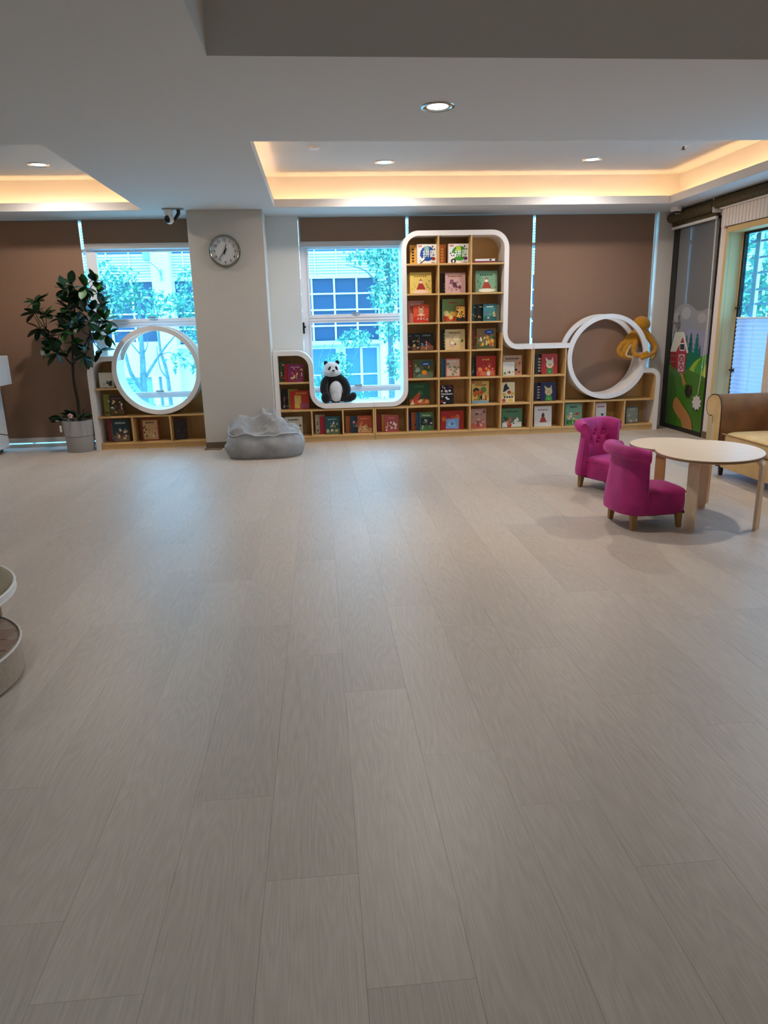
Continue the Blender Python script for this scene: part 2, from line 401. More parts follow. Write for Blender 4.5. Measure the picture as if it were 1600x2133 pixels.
# roller blinds in front of the glazing
BY = 9.325
def blind(xa, xb, zb, label, weight='#cfcac6'):
    b = thing('roller_blind', label, 'blind', ((xa+xb)/2, BY, zb), group='taupe roller blinds')
    MB().box(xa, xb, BY-0.002, BY+0.002, zb, ZC-0.012).build('fabric', M_BLIND, b)
    MB().box(xa, xb, BY-0.008, BY+0.008, zb-0.062, zb, 0.003).build('hem_bar', mat('hem_bar_%s' % weight.strip('#'), weight, 0.5), b)
    return b
blind(-4.55, -2.795, 0.125, 'taupe roller blind lowered to the floor behind the potted tree')
blind(-2.757, -1.43, 2.442, 'short raised taupe blind above the window left of the column')
blind(-0.165, 1.142, 2.43, 'short raised taupe blind above the panda window')
blind(1.180, 2.762, 0.55, 'lowered taupe blind behind the tall bookcase tower')
blind(2.797, 4.352, 0.35, 'wide lowered taupe blind behind the white ring and octopus')

# ================================================================ RIGHT WALL
rw = MB()
rw.box(XR, XR+0.22, 8.05, 8.195, 0, ZC)                     # pier
rw.box(XR, XR+0.22, 5.2, 8.05, 2.385, ZC)                   # over the opening
rw.box(XR, XR+0.22, YB, 5.2, 0, ZC)                         # near part, out of frame
rw.box(XR, XR+0.22, 8.195, 9.5, 2.53, ZC)
tag(rw.build('wall_right', mat('wall_paint_rose', '#ddd2cb', 0.85, bump=0.06, bscale=260)), kind='structure')
tag(MB().box(XR-0.012, XR, 8.06, 8.20, 0, 0.08).build('baseboard_right', M_BASEB), kind='structure')
# glazed panel with a printed farm mural
d1 = tag(empty('window_3', (XR, 8.75, 0)), 'black framed glass panel with farm mural', kind='structure')
MB().box(XR-0.012, XR+0.05, 9.13, 9.30, 0, 2.53).box(XR-0.012, XR+0.05, 8.182, 8.206, 0, 2.53).box(XR-0.012, XR+0.05, 8.206, 9.13, 0, 0.055).box(XR-0.012, XR+0.05, 8.206, 9.13, 2.50, 2.53).build('frame', M_BLACK, d1)
M_GPANE = mat('grey_film_glass', '#6f7274', 0.16, coat=0.6)
MB().box(XR-0.004, XR+0.004, 8.206, 9.13, 0.055, 2.50).build('pane', M_GPANE, d1)
MB().box(XR+0.01, XR+0.06, 8.2, 9.3, 0.0, 2.53).build('backing', mat('dark_backing', '#2a2c2c', 0.9), d1)
mu = MB(); mm = []; lay = [0]
def mur(c, pts, step=True):
    m = flat(c, 0.25)
    if m not in mm: mm.append(m)
    mu.m = mm.index(m)
    if step: lay[0] += 1
    x = XR-0.0045-0.00035*lay[0]
    mu.poly([(x, max(8.208, min(9.128, p[0])), p[1]) for p in pts])
def circ(c, r, n=14, sx=1.0): return [(c[0]+sx*r*math.cos(2*PI*i/n), c[1]+r*math.sin(2*PI*i/n)) for i in range(n)]
mur('#8d8ea6', [(9.128, 1.30), (8.208, 1.30), (8.208, 0.9), (9.128, 0.9)])
mur('#8b8c92', [(9.128, 1.46), (9.09, 1.50), (9.03, 1.545), (8.95, 1.575), (8.87, 1.589), (8.78, 1.585), (8.70, 1.565), (8.644, 1.539), (8.56, 1.50), (8.429, 1.491), (8.35, 1.51), (8.29, 1.517), (8.208, 1.50), (8.208, 1.27), (8.40, 1.25), (8.60, 1.285), (8.85, 1.26), (9.128, 1.22)])
mur('#a1a2a4', circ((8.80, 1.47), 0.075, sx=1.5)); mur('#9d9ea2', circ((8.42, 1.41), 0.06, sx=1.7)); mur('#9b9ca2', circ((9.02, 1.42), 0.06, sx=1.2))
for pts in ([(9.128, 1.23), (9.115, 1.10), (9.128, 0.98)], [(9.06, 1.262), (9.03, 1.20), (9.10, 1.02), (9.128, 1.05)]): mur('#0c5a4c', pts)
def spruce(c, x, zt, zb, w):
    pts = []; n = 5
    for i in range(n): pts += [(x+w*(0.25+0.75*i/n)*0.55, zt-(zt-zb)*(i+0.6)/n), (x+w*(0.2+0.6*i/n)*0.42, zt-(zt-zb)*(i+0.75)/n)]
    L_ = [(x+w*0.5, zb)]; R_ = [(x-w*0.5, zb)]
    mur(c, [(x, zt)]+pts+L_+R_+[(2*x-a, b) for a, b in reversed(pts)])
spruce('#0d5a50', 8.735, 1.21, 0.95, 0.10); spruce('#0b5f56', 8.63, 1.24, 0.95, 0.17); spruce('#0a6b66', 8.48, 1.238, 0.94, 0.17); spruce('#0d6a60', 8.40, 1.09, 0.93, 0.09)
mur('#15694a', [(9.128, 0.92), (8.90, 0.99), (8.74, 1.006), (8.62, 1.015), (8.53, 1.0), (8.43, 0.975), (8.33, 0.95), (8.36, 0.85), (8.68, 0.75), (9.128, 0.75)])
mur('#3f8a2c', [(8.64, 0.78), (8.57, 0.84), (8.471, 0.903), (8.35, 0.955), (8.208, 1.0), (8.208, 0.70), (8.50, 0.72)])
mur('#93ad22', [(8.60, 0.785), (8.512, 0.878), (8.43, 0.92), (8.345, 0.946), (8.41, 0.89), (8.471, 0.819), (8.49, 0.757), (8.54, 0.755)])
mur('#a3ba1f', [(8.311, 0.754), (8.25, 0.84), (8.208, 0.89), (8.208, 0.715), (8.26, 0.712)])
mur('#3f6f1c', [(9.128, 0.84), (9.05, 0.82), (8.95, 0.77), (8.867, 0.735), (8.75, 0.765), (8.636, 0.79), (8.45, 0.76), (8.30, 0.735), (8.208, 0.72), (8.208, 0.056), (9.128, 0.056)])
mur('#356319', [(9.128, 0.76), (9.02, 0.72), (8.92, 0.60), (8.84, 0.42), (8.80, 0.20), (8.83, 0.056), (9.128, 0.056)])
mur('#8f1f24', [(9.129, 0.984), (8.961, 0.99), (8.868, 0.744), (9.094, 0.831)])
mur('#a3252a', [(8.823, 1.182), (8.694, 0.993), (8.708, 0.758), (8.79, 0.725), (8.868, 0.744), (8.948, 0.871), (8.969, 0.99)])
mur('#cdcfc0', [(9.037, 1.238), (8.802, 1.244), (8.823, 1.186), (8.969, 0.994), (9.128, 0.988)])
mur('#d8d9cb', [(8.802, 1.244), (8.655, 0.994), (8.693, 0.985), (8.823, 1.186)])
def frame4(c, q, t):
    for i in range(4):
        a, b = Vector(q[i]), Vector(q[(i+1) % 4]); d = (b-a).normalized(); n = Vector((-d.y, d.x))*t
        mur(c, [a-n, b-n, b+n, a+n], i == 0)
mur('#2a1518', [(8.889, 1.099), (8.761, 1.102), (8.754, 1.017), (8.875, 1.017)]); frame4('#d7cfc9', [(8.889, 1.099), (8.761, 1.102), (8.754, 1.017), (8.875, 1.017)], 0.007)
frame4('#d7cfc9', [(8.885, 0.957), (8.746, 0.963), (8.742, 0.765), (8.872, 0.757)], 0.005)
for a, b in (((8.885, 0.957), (8.741, 0.854)), ((8.746, 0.963), (8.878, 0.847)), ((8.878, 0.847), (8.742, 0.765)), ((8.741, 0.854), (8.872, 0.757)), ((8.878, 0.85), (8.741, 0.856))):
    a, b = Vector(a), Vector(b); d = (b-a).normalized(); n = Vector((-d.y, d.x))*0.0035; mur('#d7cfc9', [a-n, b-n, b+n, a+n])
for z in (0.935, 0.86):
    for y in (9.10, 9.065, 9.03, 8.995): mur('#b48f8f', [(y, z), (y-0.018, z+0.001), (y-0.018, z+0.011), (y, z+0.010)], False)
for pts in ([(8.975, 1.24), (8.965, 1.24), (8.965, 1.45), (8.975, 1.45)], [(9.117, 1.345), (9.085, 1.36), (8.91, 1.362), (8.91, 1.352), (9.085, 1.35)], [(9.12, 1.375), (9.09, 1.36), (9.09, 1.35), (9.12, 1.33)], [(8.91, 1.40), (8.94, 1.37), (8.99, 1.362), (9.03, 1.32), (9.0, 1.28), (8.95, 1.28), (8.92, 1.31), (8.95, 1.34)], [(8.99, 1.45), (8.95, 1.45), (8.955, 1.40), (8.985, 1.40)]): mur('#6d5f66', pts)
mur('#a77f45', [(8.833, 0.734), (8.745, 0.736), (8.70, 0.68), (8.635, 0.614), (8.699, 0.57), (8.74, 0.63), (8.758, 0.676)])
mur('#a77440', [(8.847, 0.432), (8.76, 0.385), (8.682, 0.332), (8.59, 0.29), (8.507, 0.241), (8.44, 0.18), (8.408, 0.12), (8.397, 0.058), (8.635, 0.058), (8.66, 0.10), (8.699, 0.153), (8.75, 0.165), (8.788, 0.19), (8.86, 0.23), (8.922, 0.281), (8.93, 0.33), (8.921, 0.371), (8.89, 0.41)])
def woolly(c, cx, cz, r, n=9):
    mur(c, [(cx+r*(1+0.13*math.cos(n*a))*math.cos(a)*1.15, cz+r*(1+0.13*math.cos(n*a))*math.sin(a)) for a in [2*PI*i/54 for i in range(54)]])
for dx in (-0.03, 0.03): mur('#15120f', [(8.56+dx, 0.47), (8.575+dx, 0.47), (8.575+dx, 0.435), (8.56+dx, 0.435)], False)
woolly('#1b1614', 8.565, 0.53, 0.072); mur('#3b1d1a', circ((8.52, 0.565), 0.03))
for dx in (-0.03, 0.035): mur('#16120f', [(8.33+dx, 0.35), (8.35+dx, 0.35), (8.37+dx, 0.31), (8.34+dx, 0.31)], False)
woolly('#cfc4c6', 8.343, 0.405, 0.085)
mu.build('mural_print', mm, d1)
# window in the wooden opening
BEI = wood('beige_casing', '#d2b27a', '#c6a468', 2, 0.6, 0.5, 5, 0.9)
tr = MB().box(XR-0.02, XR+0.02, 8.0, 8.052, 0, 2.385, 0.003).box(XR-0.02, XR+0.02, 5.2, 8.0, 2.325, 2.385, 0.003)
tr.box(XR+0.02, XR+0.16, 8.0, 8.05, 0, 2.33).box(XR+0.02, XR+0.16, 5.2, 8.0, 2.325, 2.37)
tr.box(XR+0.16, XR+0.20, 7.985, 8.05, 0, 2.325)
tag(tr.build('trim_1', BEI), 'beige wooden casing of the side opening', kind='structure')
w4 = tag(empty('window_4', (4.8, 7.2, 0)), 'tall side window with black frame', kind='structure')
MB().box(4.775, 4.815, 7.955, 7.985, 0, 2.325).box(4.775, 4.815, 5.25, 7.955, 2.30, 2.325).box(4.775, 4.815, 5.25, 7.955, 0.0, 0.04).build('frame', M_BLACK, w4)
MB().box(4.84, 4.88, 7.775, 7.855, 0, 2.30, 0.003).build('mullion', M_ALU, w4)
MB().box(4.84, 4.88, 6.6, 6.68, 0, 2.30, 0.003).build('mullion', M_ALU, w4)
for z in (2.21, 2.04, 1.88, 1.705, 1.55, 1.38): MB().box(4.85, 4.87, 5.25, 7.95, z-0.012, z+0.012).build('glazing_bar', M_ALU, w4)
MB().box(4.797, 4.803, 5.25, 7.955, 0.04, 2.30).build('pane', M_GLASS, w4)
for z in (1.51, 0.82): MB().box(4.74, 4.79, 7.90, 7.965, z-0.012, z+0.012, 0.003).box(4.75, 4.77, 7.89, 7.905, z-0.02, z+0.02, 0.003).build('catch', M_BLACK, w4)
MB().box(4.80, 4.95, 5.0, 5.25, 0, 2.7).box(4.80, 4.95, 5.25, 8.05, 2.325, 2.7).build('surround', M_WALL, w4)
# pleated shade covering the lower part of that window
ps = thing('pleated_shade', 'pale blue pleated shade over the lower side window', 'shade', (4.77, 6.9, 0.05))
for i in range(29):
    z0 = 0.06+i*0.046
    MB().poly([(4.768, 5.9, z0), (4.768, 7.94, z0), (4.755, 7.94, z0+0.023), (4.755, 5.9, z0+0.023)]).poly([(4.755, 5.9, z0+0.023), (4.755, 7.94, z0+0.023), (4.768, 7.94, z0+0.046), (4.768, 5.9, z0+0.046)]).build('pleat', fabric_translucent('pleat_fabric', '#b9c4da', 0.3, 0.05), ps)
MB().box(4.75, 4.775, 5.9, 7.94, 1.394, 1.412, 0.003).build('rail', M_ALU, ps)
for y in (7.60, 7.585): MB().tube([(4.752, y, 1.39), (4.750, y, 0.3)], 0.0016, 5).build('cord', mat('white_cord', '#e8e6e2', 0.6), ps)
# wooden post further along the opening
tag(MB().box(4.66, 4.735, 7.10, 7.19, 0, 2.325, 0.004).build('trim_2', mat('rose_post', '#d9bfa5', 0.5)), 'narrow wooden post in the side opening', kind='structure')
# woven shades above
M_WOVE = noisy('brown_woven', '#6a5836', '#3c3220', 60.0, 0.9, 0.6, 240.0)
sh = thing('woven_shade', 'brown woven roller shade above the farm mural panel', 'shade', (4.55, 8.75, 2.55), group='rolled shades on the right wall')
MB().lathe([(0.001, 8.215), (0.058, 8.215), (0.062, 8.26), (0.062, 9.22), (0.058, 9.25), (0.001, 9.25)], 20, (4.535, 0, 2.635), 1).build('roll', M_WOVE, sh, 50)
MB().box(4.555, 4.575, 8.215, 9.25, 2.525, 2.60).build('lower_edge', M_WOVE, sh)
MB().box(4.545, 4.583, 8.215, 9.25, 2.497, 2.527, 0.004).build('hem_bar', M_TRIMW, sh)
MB().box(4.50, 4.60, 8.20, 8.212, 2.56, 2.71).build('bracket', M_TRIMW, sh)
for k, pts in enumerate(([(4.565, 8.235, 2.50), (4.575, 8.232, 1.53), (4.58, 8.268, 0.84), (4.583, 8.316, 0.50)], [(4.565, 8.215, 2.50), (4.572, 8.21, 1.53), (4.578, 8.212, 0.9), (4.582, 8.20, 0.72)])):
    MB().tube(smooth_path(pts, 5), 0.0028, 6).build('cord', mat('white_cord', '#e8e6e2', 0.6), sh)
MB().ell((4.58, 8.268, 0.84), (0.006, 0.006, 0.012), 8, 6).build('cord_connector', M_TRIMW, sh, True)
sh2 = thing('woven_shade', 'striped cream shade half drawn above the side opening', 'shade', (4.55, 7.0, 2.4), group='rolled shades on the right wall')
MB().lathe([(0.001, 5.3), (0.056, 5.3), (0.056, 8.19), (0.001, 8.19)], 20, (4.535, 0, 2.655), 1).build('roll', M_WOVE, sh2, 50)
MB().box(4.545, 4.585, 5.3, 8.14, 2.585, 2.612, 0.004).build('rail', M_TRIMW, sh2)
m = mat('striped_cream', '#e6dcd2', 0.9); nt = m.node_tree; tc = nt.nodes.new('ShaderNodeTexCoord'); wv = nt.nodes.new('ShaderNodeTexWave'); wv.bands_direction = 'Y'
wv.inputs['Scale'].default_value = 5.0; nt.links.new(tc.outputs['Object'], wv.inputs['Vector']); nt.links.new(mixcol(nt, lin('#e9dfd6'), lin('#cdbfb3'), wv.outputs['Fac']), nt.nodes['Principled BSDF'].inputs['Base Color'])
MB().box(4.572, 4.578, 5.3, 8.125, 2.392, 2.585).build('fabric', m, sh2)
MB().box(4.565, 4.588, 8.02, 8.05, 2.37, 2.40, 0.003).build('bracket', mat('rose_bracket', '#b58f7e', 0.5), sh2)
MB().box(4.60, 4.61, 5.3, 8.19, 2.695, 2.715).build('rail', M_ALU, sh2)
# ================================================================ LAMPS
M_LED = mat('warm_led', '#ffffff', 0.5, emit=None)
b_ = M_LED.node_tree.nodes['Principled BSDF']; b_.inputs['Emission Color'].default_value = (1.0, 0.60, 0.29, 1); b_.inputs['Emission Strength'].default_value = COVE_E
for ci, (x0, x1, y0, y1) in enumerate(COF):
    cs = thing('cove_light', ('warm cove light strip around the large coffer', 'warm cove light strip around the coffer above the potted tree')[ci], 'cove light', ((x0+x1)/2, (y0+y1)/2, LEDGE), group='cove lighting')
    o = 0.032; z0, z1 = LEDGE+0.001, LEDGE+0.008
    for a in ((x0-o-0.01, x1+o+0.01, y1+o, y1+o+0.012), (x0-o-0.01, x1+o+0.01, y0-o-0.012, y0-o), (x0-o-0.012, x0-o, y0-o, y1+o), (x1+o, x1+o+0.012, y0-o, y1+o)):
        MB().box(a[0], a[1], a[2], a[3], z0, z1).build('led_strip', M_LED, cs)
M_LAMP = mat('lamp_disc', '#ffffff', 0.5); b_ = M_LAMP.node_tree.nodes['Principled BSDF']; b_.inputs['Emission Color'].default_value = (0.72, 0.93, 1.0, 1); b_.inputs['Emission Strength'].default_value = 5.0
L_COFFER, L_NEAR, L_REAR_FILL = (COFFER_W, (1.0, 0.90, 0.82)), (NEAR_W, (1.0, 0.93, 0.87)), (REAR_FILL_W, (0.76, 0.92, 1.0))
M_REFL = mat('lamp_reflector', '#cfe6f2', 0.12, 1.0)
def downlight(x, y, z, label, lm):
    d = thing('downlight', label, 'downlight', (x, y, z), group='recessed ceiling downlights')
    MB().lathe([(0.086, -0.002), (0.090, -0.008), (0.104, -0.006), (0.107, 0.0), (0.086, 0.0)], 40, (0, 0, 0)).build('trim_ring', M_CHROME, d, 40, local=True)
    MB().lathe([(0.087, -0.004), (0.080, -0.0015), (0.066, -0.0008)], 40, (0, 0, 0)).build('reflector', M_REFL, d, True, local=True)
    MB().lathe([(0.0, -0.001), (0.066, -0.001)], 24, (0, 0, 0)).build('lamp', M_LAMP, d, local=True)
    ld = bpy.data.lights.new('lamp_beam', 'SPOT'); ld.energy = lm[0]; ld.color = lm[1]; ld.spot_size = math.radians(172); ld.spot_blend = 0.7; ld.shadow_soft_size = 0.06
    lo = bpy.data.objects.new('lamp_beam', ld); C.objects.link(lo); lo.parent = d; lo.location = (0, 0, -0.012)
    return d
downlight(0.795, 4.78, ZC, 'round downlight in the flat ceiling nearest the camera', L_NEAR)
downlight(0.777, 8.07, CTOP, 'left downlight inside the large coffer', L_COFFER)
downlight(2.990, 7.99, CTOP, 'right downlight inside the large coffer', L_COFFER)
downlight(-2.743, 8.10, CTOP, 'downlight inside the coffer above the potted tree', L_COFFER)
downlight(3.75, 4.78, ZC, 'downlight in the flat ceiling beyond the right edge', L_NEAR)
for x_, y_, w_ in ((-1.3, 2.4, 'first left of the raised field'), (-3.5, 2.4, 'far left of the raised field'), (-1.3, -0.8, 'left of the camera'), (-3.5, -0.8, 'far left behind the camera'), (1.2, -1.3, 'behind the camera'), (3.3, -1.3, 'right behind the camera')):
    downlight(x_, y_, ZC, 'unseen downlight added in the flat ceiling, '+w_, L_REAR_FILL)  # unseen lamps added to brighten the room and the near floor
sd = thing('smoke_detector', 'small white disc detector on the large coffer', 'detector', (0.042, 7.395, CTOP))
MB().lathe([(0.0, -0.022), (0.045, -0.02), (0.055, -0.008), (0.056, 0.0)], 28).build('body', M_TRIMW, sd, 40, local=True)
MB().lathe([(0.0, -0.026), (0.015, -0.026), (0.018, -0.021)], 16).build('sensor', M_ALU, sd, 40, local=True)
sp = thing('sprinkler', 'dark sprinkler head near the right end of the large coffer', 'sprinkler', (3.70, 7.41, CTOP))
MB().lathe([(0.0, -0.004), (0.05, -0.004), (0.055, 0.0)], 24).build('plate', M_TRIMW, sp, 40, local=True)
MB().tube([(0, 0, -0.004), (0, 0, -0.03)], 0.010, 8).box(-0.022, 0.022, -0.004, 0.004, -0.036, -0.03).build('head', mat('dark_metal', '#4b443d', 0.4, 0.6), sp, local=True)
# security camera hanging from the ceiling by the column
sc = thing('security_camera', 'white ball security camera on a ceiling bracket beside the column', 'camera', (-1.56, 8.62, ZC))
MB().box(-0.10, 0.13, -0.04, 0.04, -0.012, 0.0, 0.003).build('mount_plate', mat('grey_plate', '#8e8f90', 0.5), sc, local=True)
MB().tube([(0.075, 0, -0.012), (0.075, 0, -0.05), (0.045, 0, -0.09), (0.02, 0, -0.12)], [0.022, 0.02, 0.018, 0.016], 10).build('arm', M_BLACK, sc, True, local=True)
MB().lathe([(0.0, -0.012), (0.042, -0.012), (0.047, -0.025), (0.046, -0.055), (0.036, -0.068), (0.0, -0.07)], 24, (-0.035, 0, 0)).build('base', M_TRIMW, sc, 40, local=True)
MB().ell((-0.03, 0, -0.105), (0.052, 0.05, 0.056), 20, 14).build('head', M_TRIMW, sc, True, local=True)
MB().ell((-0.045, -0.028, -0.112), (0.038, 0.03, 0.042), 18, 12).build('lens_face', mat('lens_black', '#08080a', 0.1), sc, True, local=True)
dm = thing('wifi_puck', 'round white ceiling device in the right corner', 'device', (4.40, 8.87, ZC))
MB().lathe([(0.0, -0.055), (0.050, -0.055), (0.064, -0.045), (0.068, -0.01), (0.066, 0.0)], 28).build('body', M_TRIMW, dm, 40, local=True)
MB().lathe([(0.0, -0.075), (0.03, -0.072), (0.045, -0.056)], 20).build('dome', M_BLACK, dm, True, local=True)
MB().tube(smooth_path([(-0.02, 0, -0.055), (-0.01, -0.03, -0.085), (0.04, -0.04, -0.075)], 5), 0.003, 6).build('cable', M_TRIMW, dm, local=True)

# ================================================================ BOOKCASES
F0, F1 = 8.92, 9.255            # shelf front / back
T = 0.0285
ZB = [0.07, 0.400, 0.743, 1.082, 1.423, 1.765, 2.112]
BT = 0.010                      # half board thickness
def board(p, xa, xb, z): MB().box(xa, xb, F0+0.004, F1-0.008, z-BT, z+BT, 0.0015).build('shelf_board', M_BIRCH_X, p)
def upright(p, x, za, zb, t=0.009): MB().box(x-t, x+t, F0+0.002, F1-0.008, za, zb, 0.0015).build('divider', M_BIRCH_Z, p)
def back(p, poly): MB().prism(poly, F1-0.008, F1, 1).build('back_panel', M_BIRCH_Z, p)
def plinth(p, xa, xb): MB().box(xa, xb, F0+0.018, F0+0.036, 0.0, 0.06, 0.001).build('plinth', M_BIRCH_X, p)
def trim(p, path): ribbon(MB(), path, T, F0-0.004, F1+0.01).build('white_edge_band', M_TRIMW, p, 30)
R = 0.18
def hoops(p, cx, cz, r, za, zb_):
    ro, ri = r, r-0.056
    for y0, y1 in ((F0-0.005, F0+0.035), (F1-0.03, F1+0.01)):
        MB().lathe([(ri, y0), (ro, y0), (ro, y1), (ri, y1), (ri, y0)], 72, (cx, 0, cz), 1).build('hoop', M_TRIMW, p, 30)
    a0 = PI-math.asin((za-cz)/r); a1 = 2*PI+math.asin((zb_-cz)/r)
    MB().lathe([(ri+0.001, F0+0.035), (ro-0.001, F0+0.035), (ro-0.001, F1-0.03), (ri+0.001, F1-0.03), (ri+0.001, F0+0.035)], 56, (cx, 0, cz), 1, a0, a1).build('tunnel_wall', M_TRIMW, p, 30)
def ring_arc(cx, cz, r, za, zb_, n=30):
    a0 = PI-math.asin((za-cz)/r); a1 = 2*PI+math.asin((zb_-cz)/r)
    return [(cx+r*math.cos(a0+(a1-a0)*i/n), cz+r*math.sin(a0+(a1-a0)*i/n)) for i in range(n+1)]
# A: left of the column, with a ring
A = thing('bookcase', 'birch bookcase with a white ring, left of the column', 'bookcase', (-2.1, F0, 0), group='curved library bookcases')
pa = [(-2.76, 0.0)]+arc(-2.58, 0.92, R, 180, 90)+[(-2.445, 1.10)]
trim(A, pa); RA = (-1.968, 0.943, 0.527)
hoops(A, *RA, 1.09, 1.09)
back(A, pa[:-1]+[(-2.47, 1.10)]+[(min(x, -1.44), z) for x, z in ring_arc(RA[0], RA[1], 0.505, 1.09, RA[1]+0.01)]+[(-1.44, 0.0)])
plinth(A, -2.73, -1.434)
board(A, -2.731, -2.337, ZB[0]); board(A, -2.319, -1.879, ZB[0]); board(A, -1.861, -1.434, ZB[0])
board(A, -2.731, -1.434, 0.398)
board(A, -2.731, -2.455, 0.740)
for x in (-2.328, -1.870): upright(A, x, 0.06, 0.388)
# B: right of the column, under the panda window
B = thing('bookcase', 'low birch bookcase with a white curved edge under the panda', 'bookcase', (0.05, F0, 0), group='curved library bookcases')
pb = [(-0.538, 0.0), (-0.538, 1.106)]+arc(-0.286, 0.926, R, 90, 0)+arc(0.074, 0.627, R, 180, 270)+[(0.664, 0.447)]
trim(B, pb); back(B, pb+[(0.664, 0.0)])
plinth(B, -0.51, 0.664)
for xa, xb in ((-0.509, -0.134), (-0.116, 0.256), (0.274, 0.646)): board(B, xa, xb, ZB[0])
board(B, -0.509, 0.664, ZB[1]); board(B, -0.509, -0.138, ZB[2])
upright(B, -0.125, 0.06, 0.39); upright(B, 0.265, 0.06, 0.39); upright(B, 0.655, 0.06, 0.39)
# C: the tower
Cc = thing('bookcase', 'tall birch bookcase tower with a rounded white top', 'bookcase', (1.7, F0, 0), group='curved library bookcases')
pc = [(0.668, 0.447)]+arc(0.890, 0.627, R, 270, 360)+arc(1.25, 2.285, R, 180, 90)+arc(2.148, 2.285, R, 90, 0)+arc(2.508, 1.29, R, 180, 270)+[(2.692, 1.11)]
trim(Cc, pc); back(Cc, pc+[(2.692, 0.0), (0.668, 0.0)])
plinth(Cc, 0.668, 2.692)
dv = [(0.677, 0.06, 0.39), (1.087, 0.06, 0.39), (1.491, 0.06, 2.437), (1.893, 0.06, 2.437), (2.292, 0.06, 1.29), (2.683, 0.06, 1.083)]
for d in dv: upright(Cc, *d)
for xa, xb in ((0.686, 1.078), (1.096, 1.482), (1.50, 1.884), (1.902, 2.283), (2.301, 2.674)): board(Cc, xa, xb, ZB[0])
for xa, xb in ((0.668, 1.482), (1.50, 1.884), (1.902, 2.283), (2.301, 2.674)): board(Cc, xa, xb, ZB[1])
for xa, xb in ((1.099, 1.482), (1.50, 1.884), (1.902, 2.283), (2.301, 2.674)): board(Cc, xa, xb, ZB[2])
for z in ZB[3:]:
    for xa, xb in ((1.099, 1.482), (1.50, 1.884), (1.902, 2.283 if z < 1.2 else 2.299)): board(Cc, xa, xb, z)
# D: low unit with the second ring
D = thing('bookcase', 'low birch bookcase with a large white ring near the right wall', 'bookcase', (3.5, F0, 0), group='curved library bookcases')
pd1 = [(2.696, 1.11), (3.17, 1.11)]; pd2 = [(4.155, 0.772)]+arc(4.252, 0.664, 0.108, 90, 0)+[(4.36, 0.0)]
trim(D, pd1); trim(D, pd2); RD = (3.672, 0.956, 0.530)
hoops(D, *RD, 1.10, 1.0)
back(D, pd1[:1]+[(3.165, 1.11)]+ring_arc(RD[0], RD[1], 0.508, 1.09, 0.772)+pd2[1:]+[(2.696, 0.0)])
plinth(D, 2.696, 4.332)
for d in ((2.706, 0.06, 1.083), (3.122, 0.06, 1.083), (3.531, 0.06, 0.39), (3.939, 0.06, 0.39)): upright(D, *d)
for xa, xb in ((2.715, 3.113), (3.131, 3.522), (3.54, 3.93), (3.948, 4.332)): board(D, xa, xb, ZB[0])
board(D, 2.715, 3.113, ZB[1]); board(D, 3.131, 4.332, ZB[1]); board(D, 2.715, 3.113, ZB[2])
upright(D, 4.322, 0.41, 0.74, 0.006)

# ================================================================ BOOKS
M_PAGE = mat('book_pages', '#e4dccb', 0.8)
TH = 0.014
def book(x0, x1, zrow, h, y, label, cover, art=None, name='picture_book', tilt=4.0, th=TH, group='picture books on the bookcases'):
    """face-out book: front cover towards -y, standing on the board at zrow, leaning back a little"""
    w = x1-x0; z0 = ZB[zrow]+BT+0.0008
    b = thing(name, label, 'book' if name == 'picture_book' else 'box', ((x0+x1)/2, y, z0), group=group)
    b.rotation_euler = (-math.radians(tilt), 0, 0)
    mc = flat(cover)
    mb = MB(); mb.box(-w/2, w/2, 0, 0.002, 0, h); mb.box(-w/2, w/2, th-0.002, th, 0, h); mb.box(-w/2, -w/2+0.002, 0.002, th-0.002, 0, h)
    mb.build('cover', mc, b, local=True)
    MB().box(-w/2+0.002, w/2-0.004, 0.002, th-0.002, 0.003, h-0.003).build('pages', M_PAGE, b, local=True)
    if art:
        am = MB(); ml = []
        def put(c, pts, z=1):
            m = flat(c)
            if m not in ml: ml.append(m)
            am.m = ml.index(m); yy = -0.0003*z
            am.poly([(max(-w/2, min(w/2, px*w-w/2)), yy, max(0, min(h, pz*h))) for px, pz in pts])
        def txt(c, s, px, pz, size, z=9, bold=0.0):
            m = flat(c)
            if m not in ml: ml.append(m)
            am.m = ml.index(m); vs, fs = text_geo(s, size, bold)
            am.add([(vx+px*w-w/2, -0.0003*z, vz+pz*h) for vx, vz in vs], fs)
        art(put, txt, w, h)
        am.build('cover_print', ml, b, local=True)
    return b
def el(cx, cz, rx, rz, n=14, a=0.0): return [(cx+rx*math.cos(2*PI*i/n+a), cz+rz*math.sin(2*PI*i/n+a)) for i in range(n)]
def rc(x0, x1, z0, z1): return [(x0, z0), (x1, z0), (x1, z1), (x0, z1)]
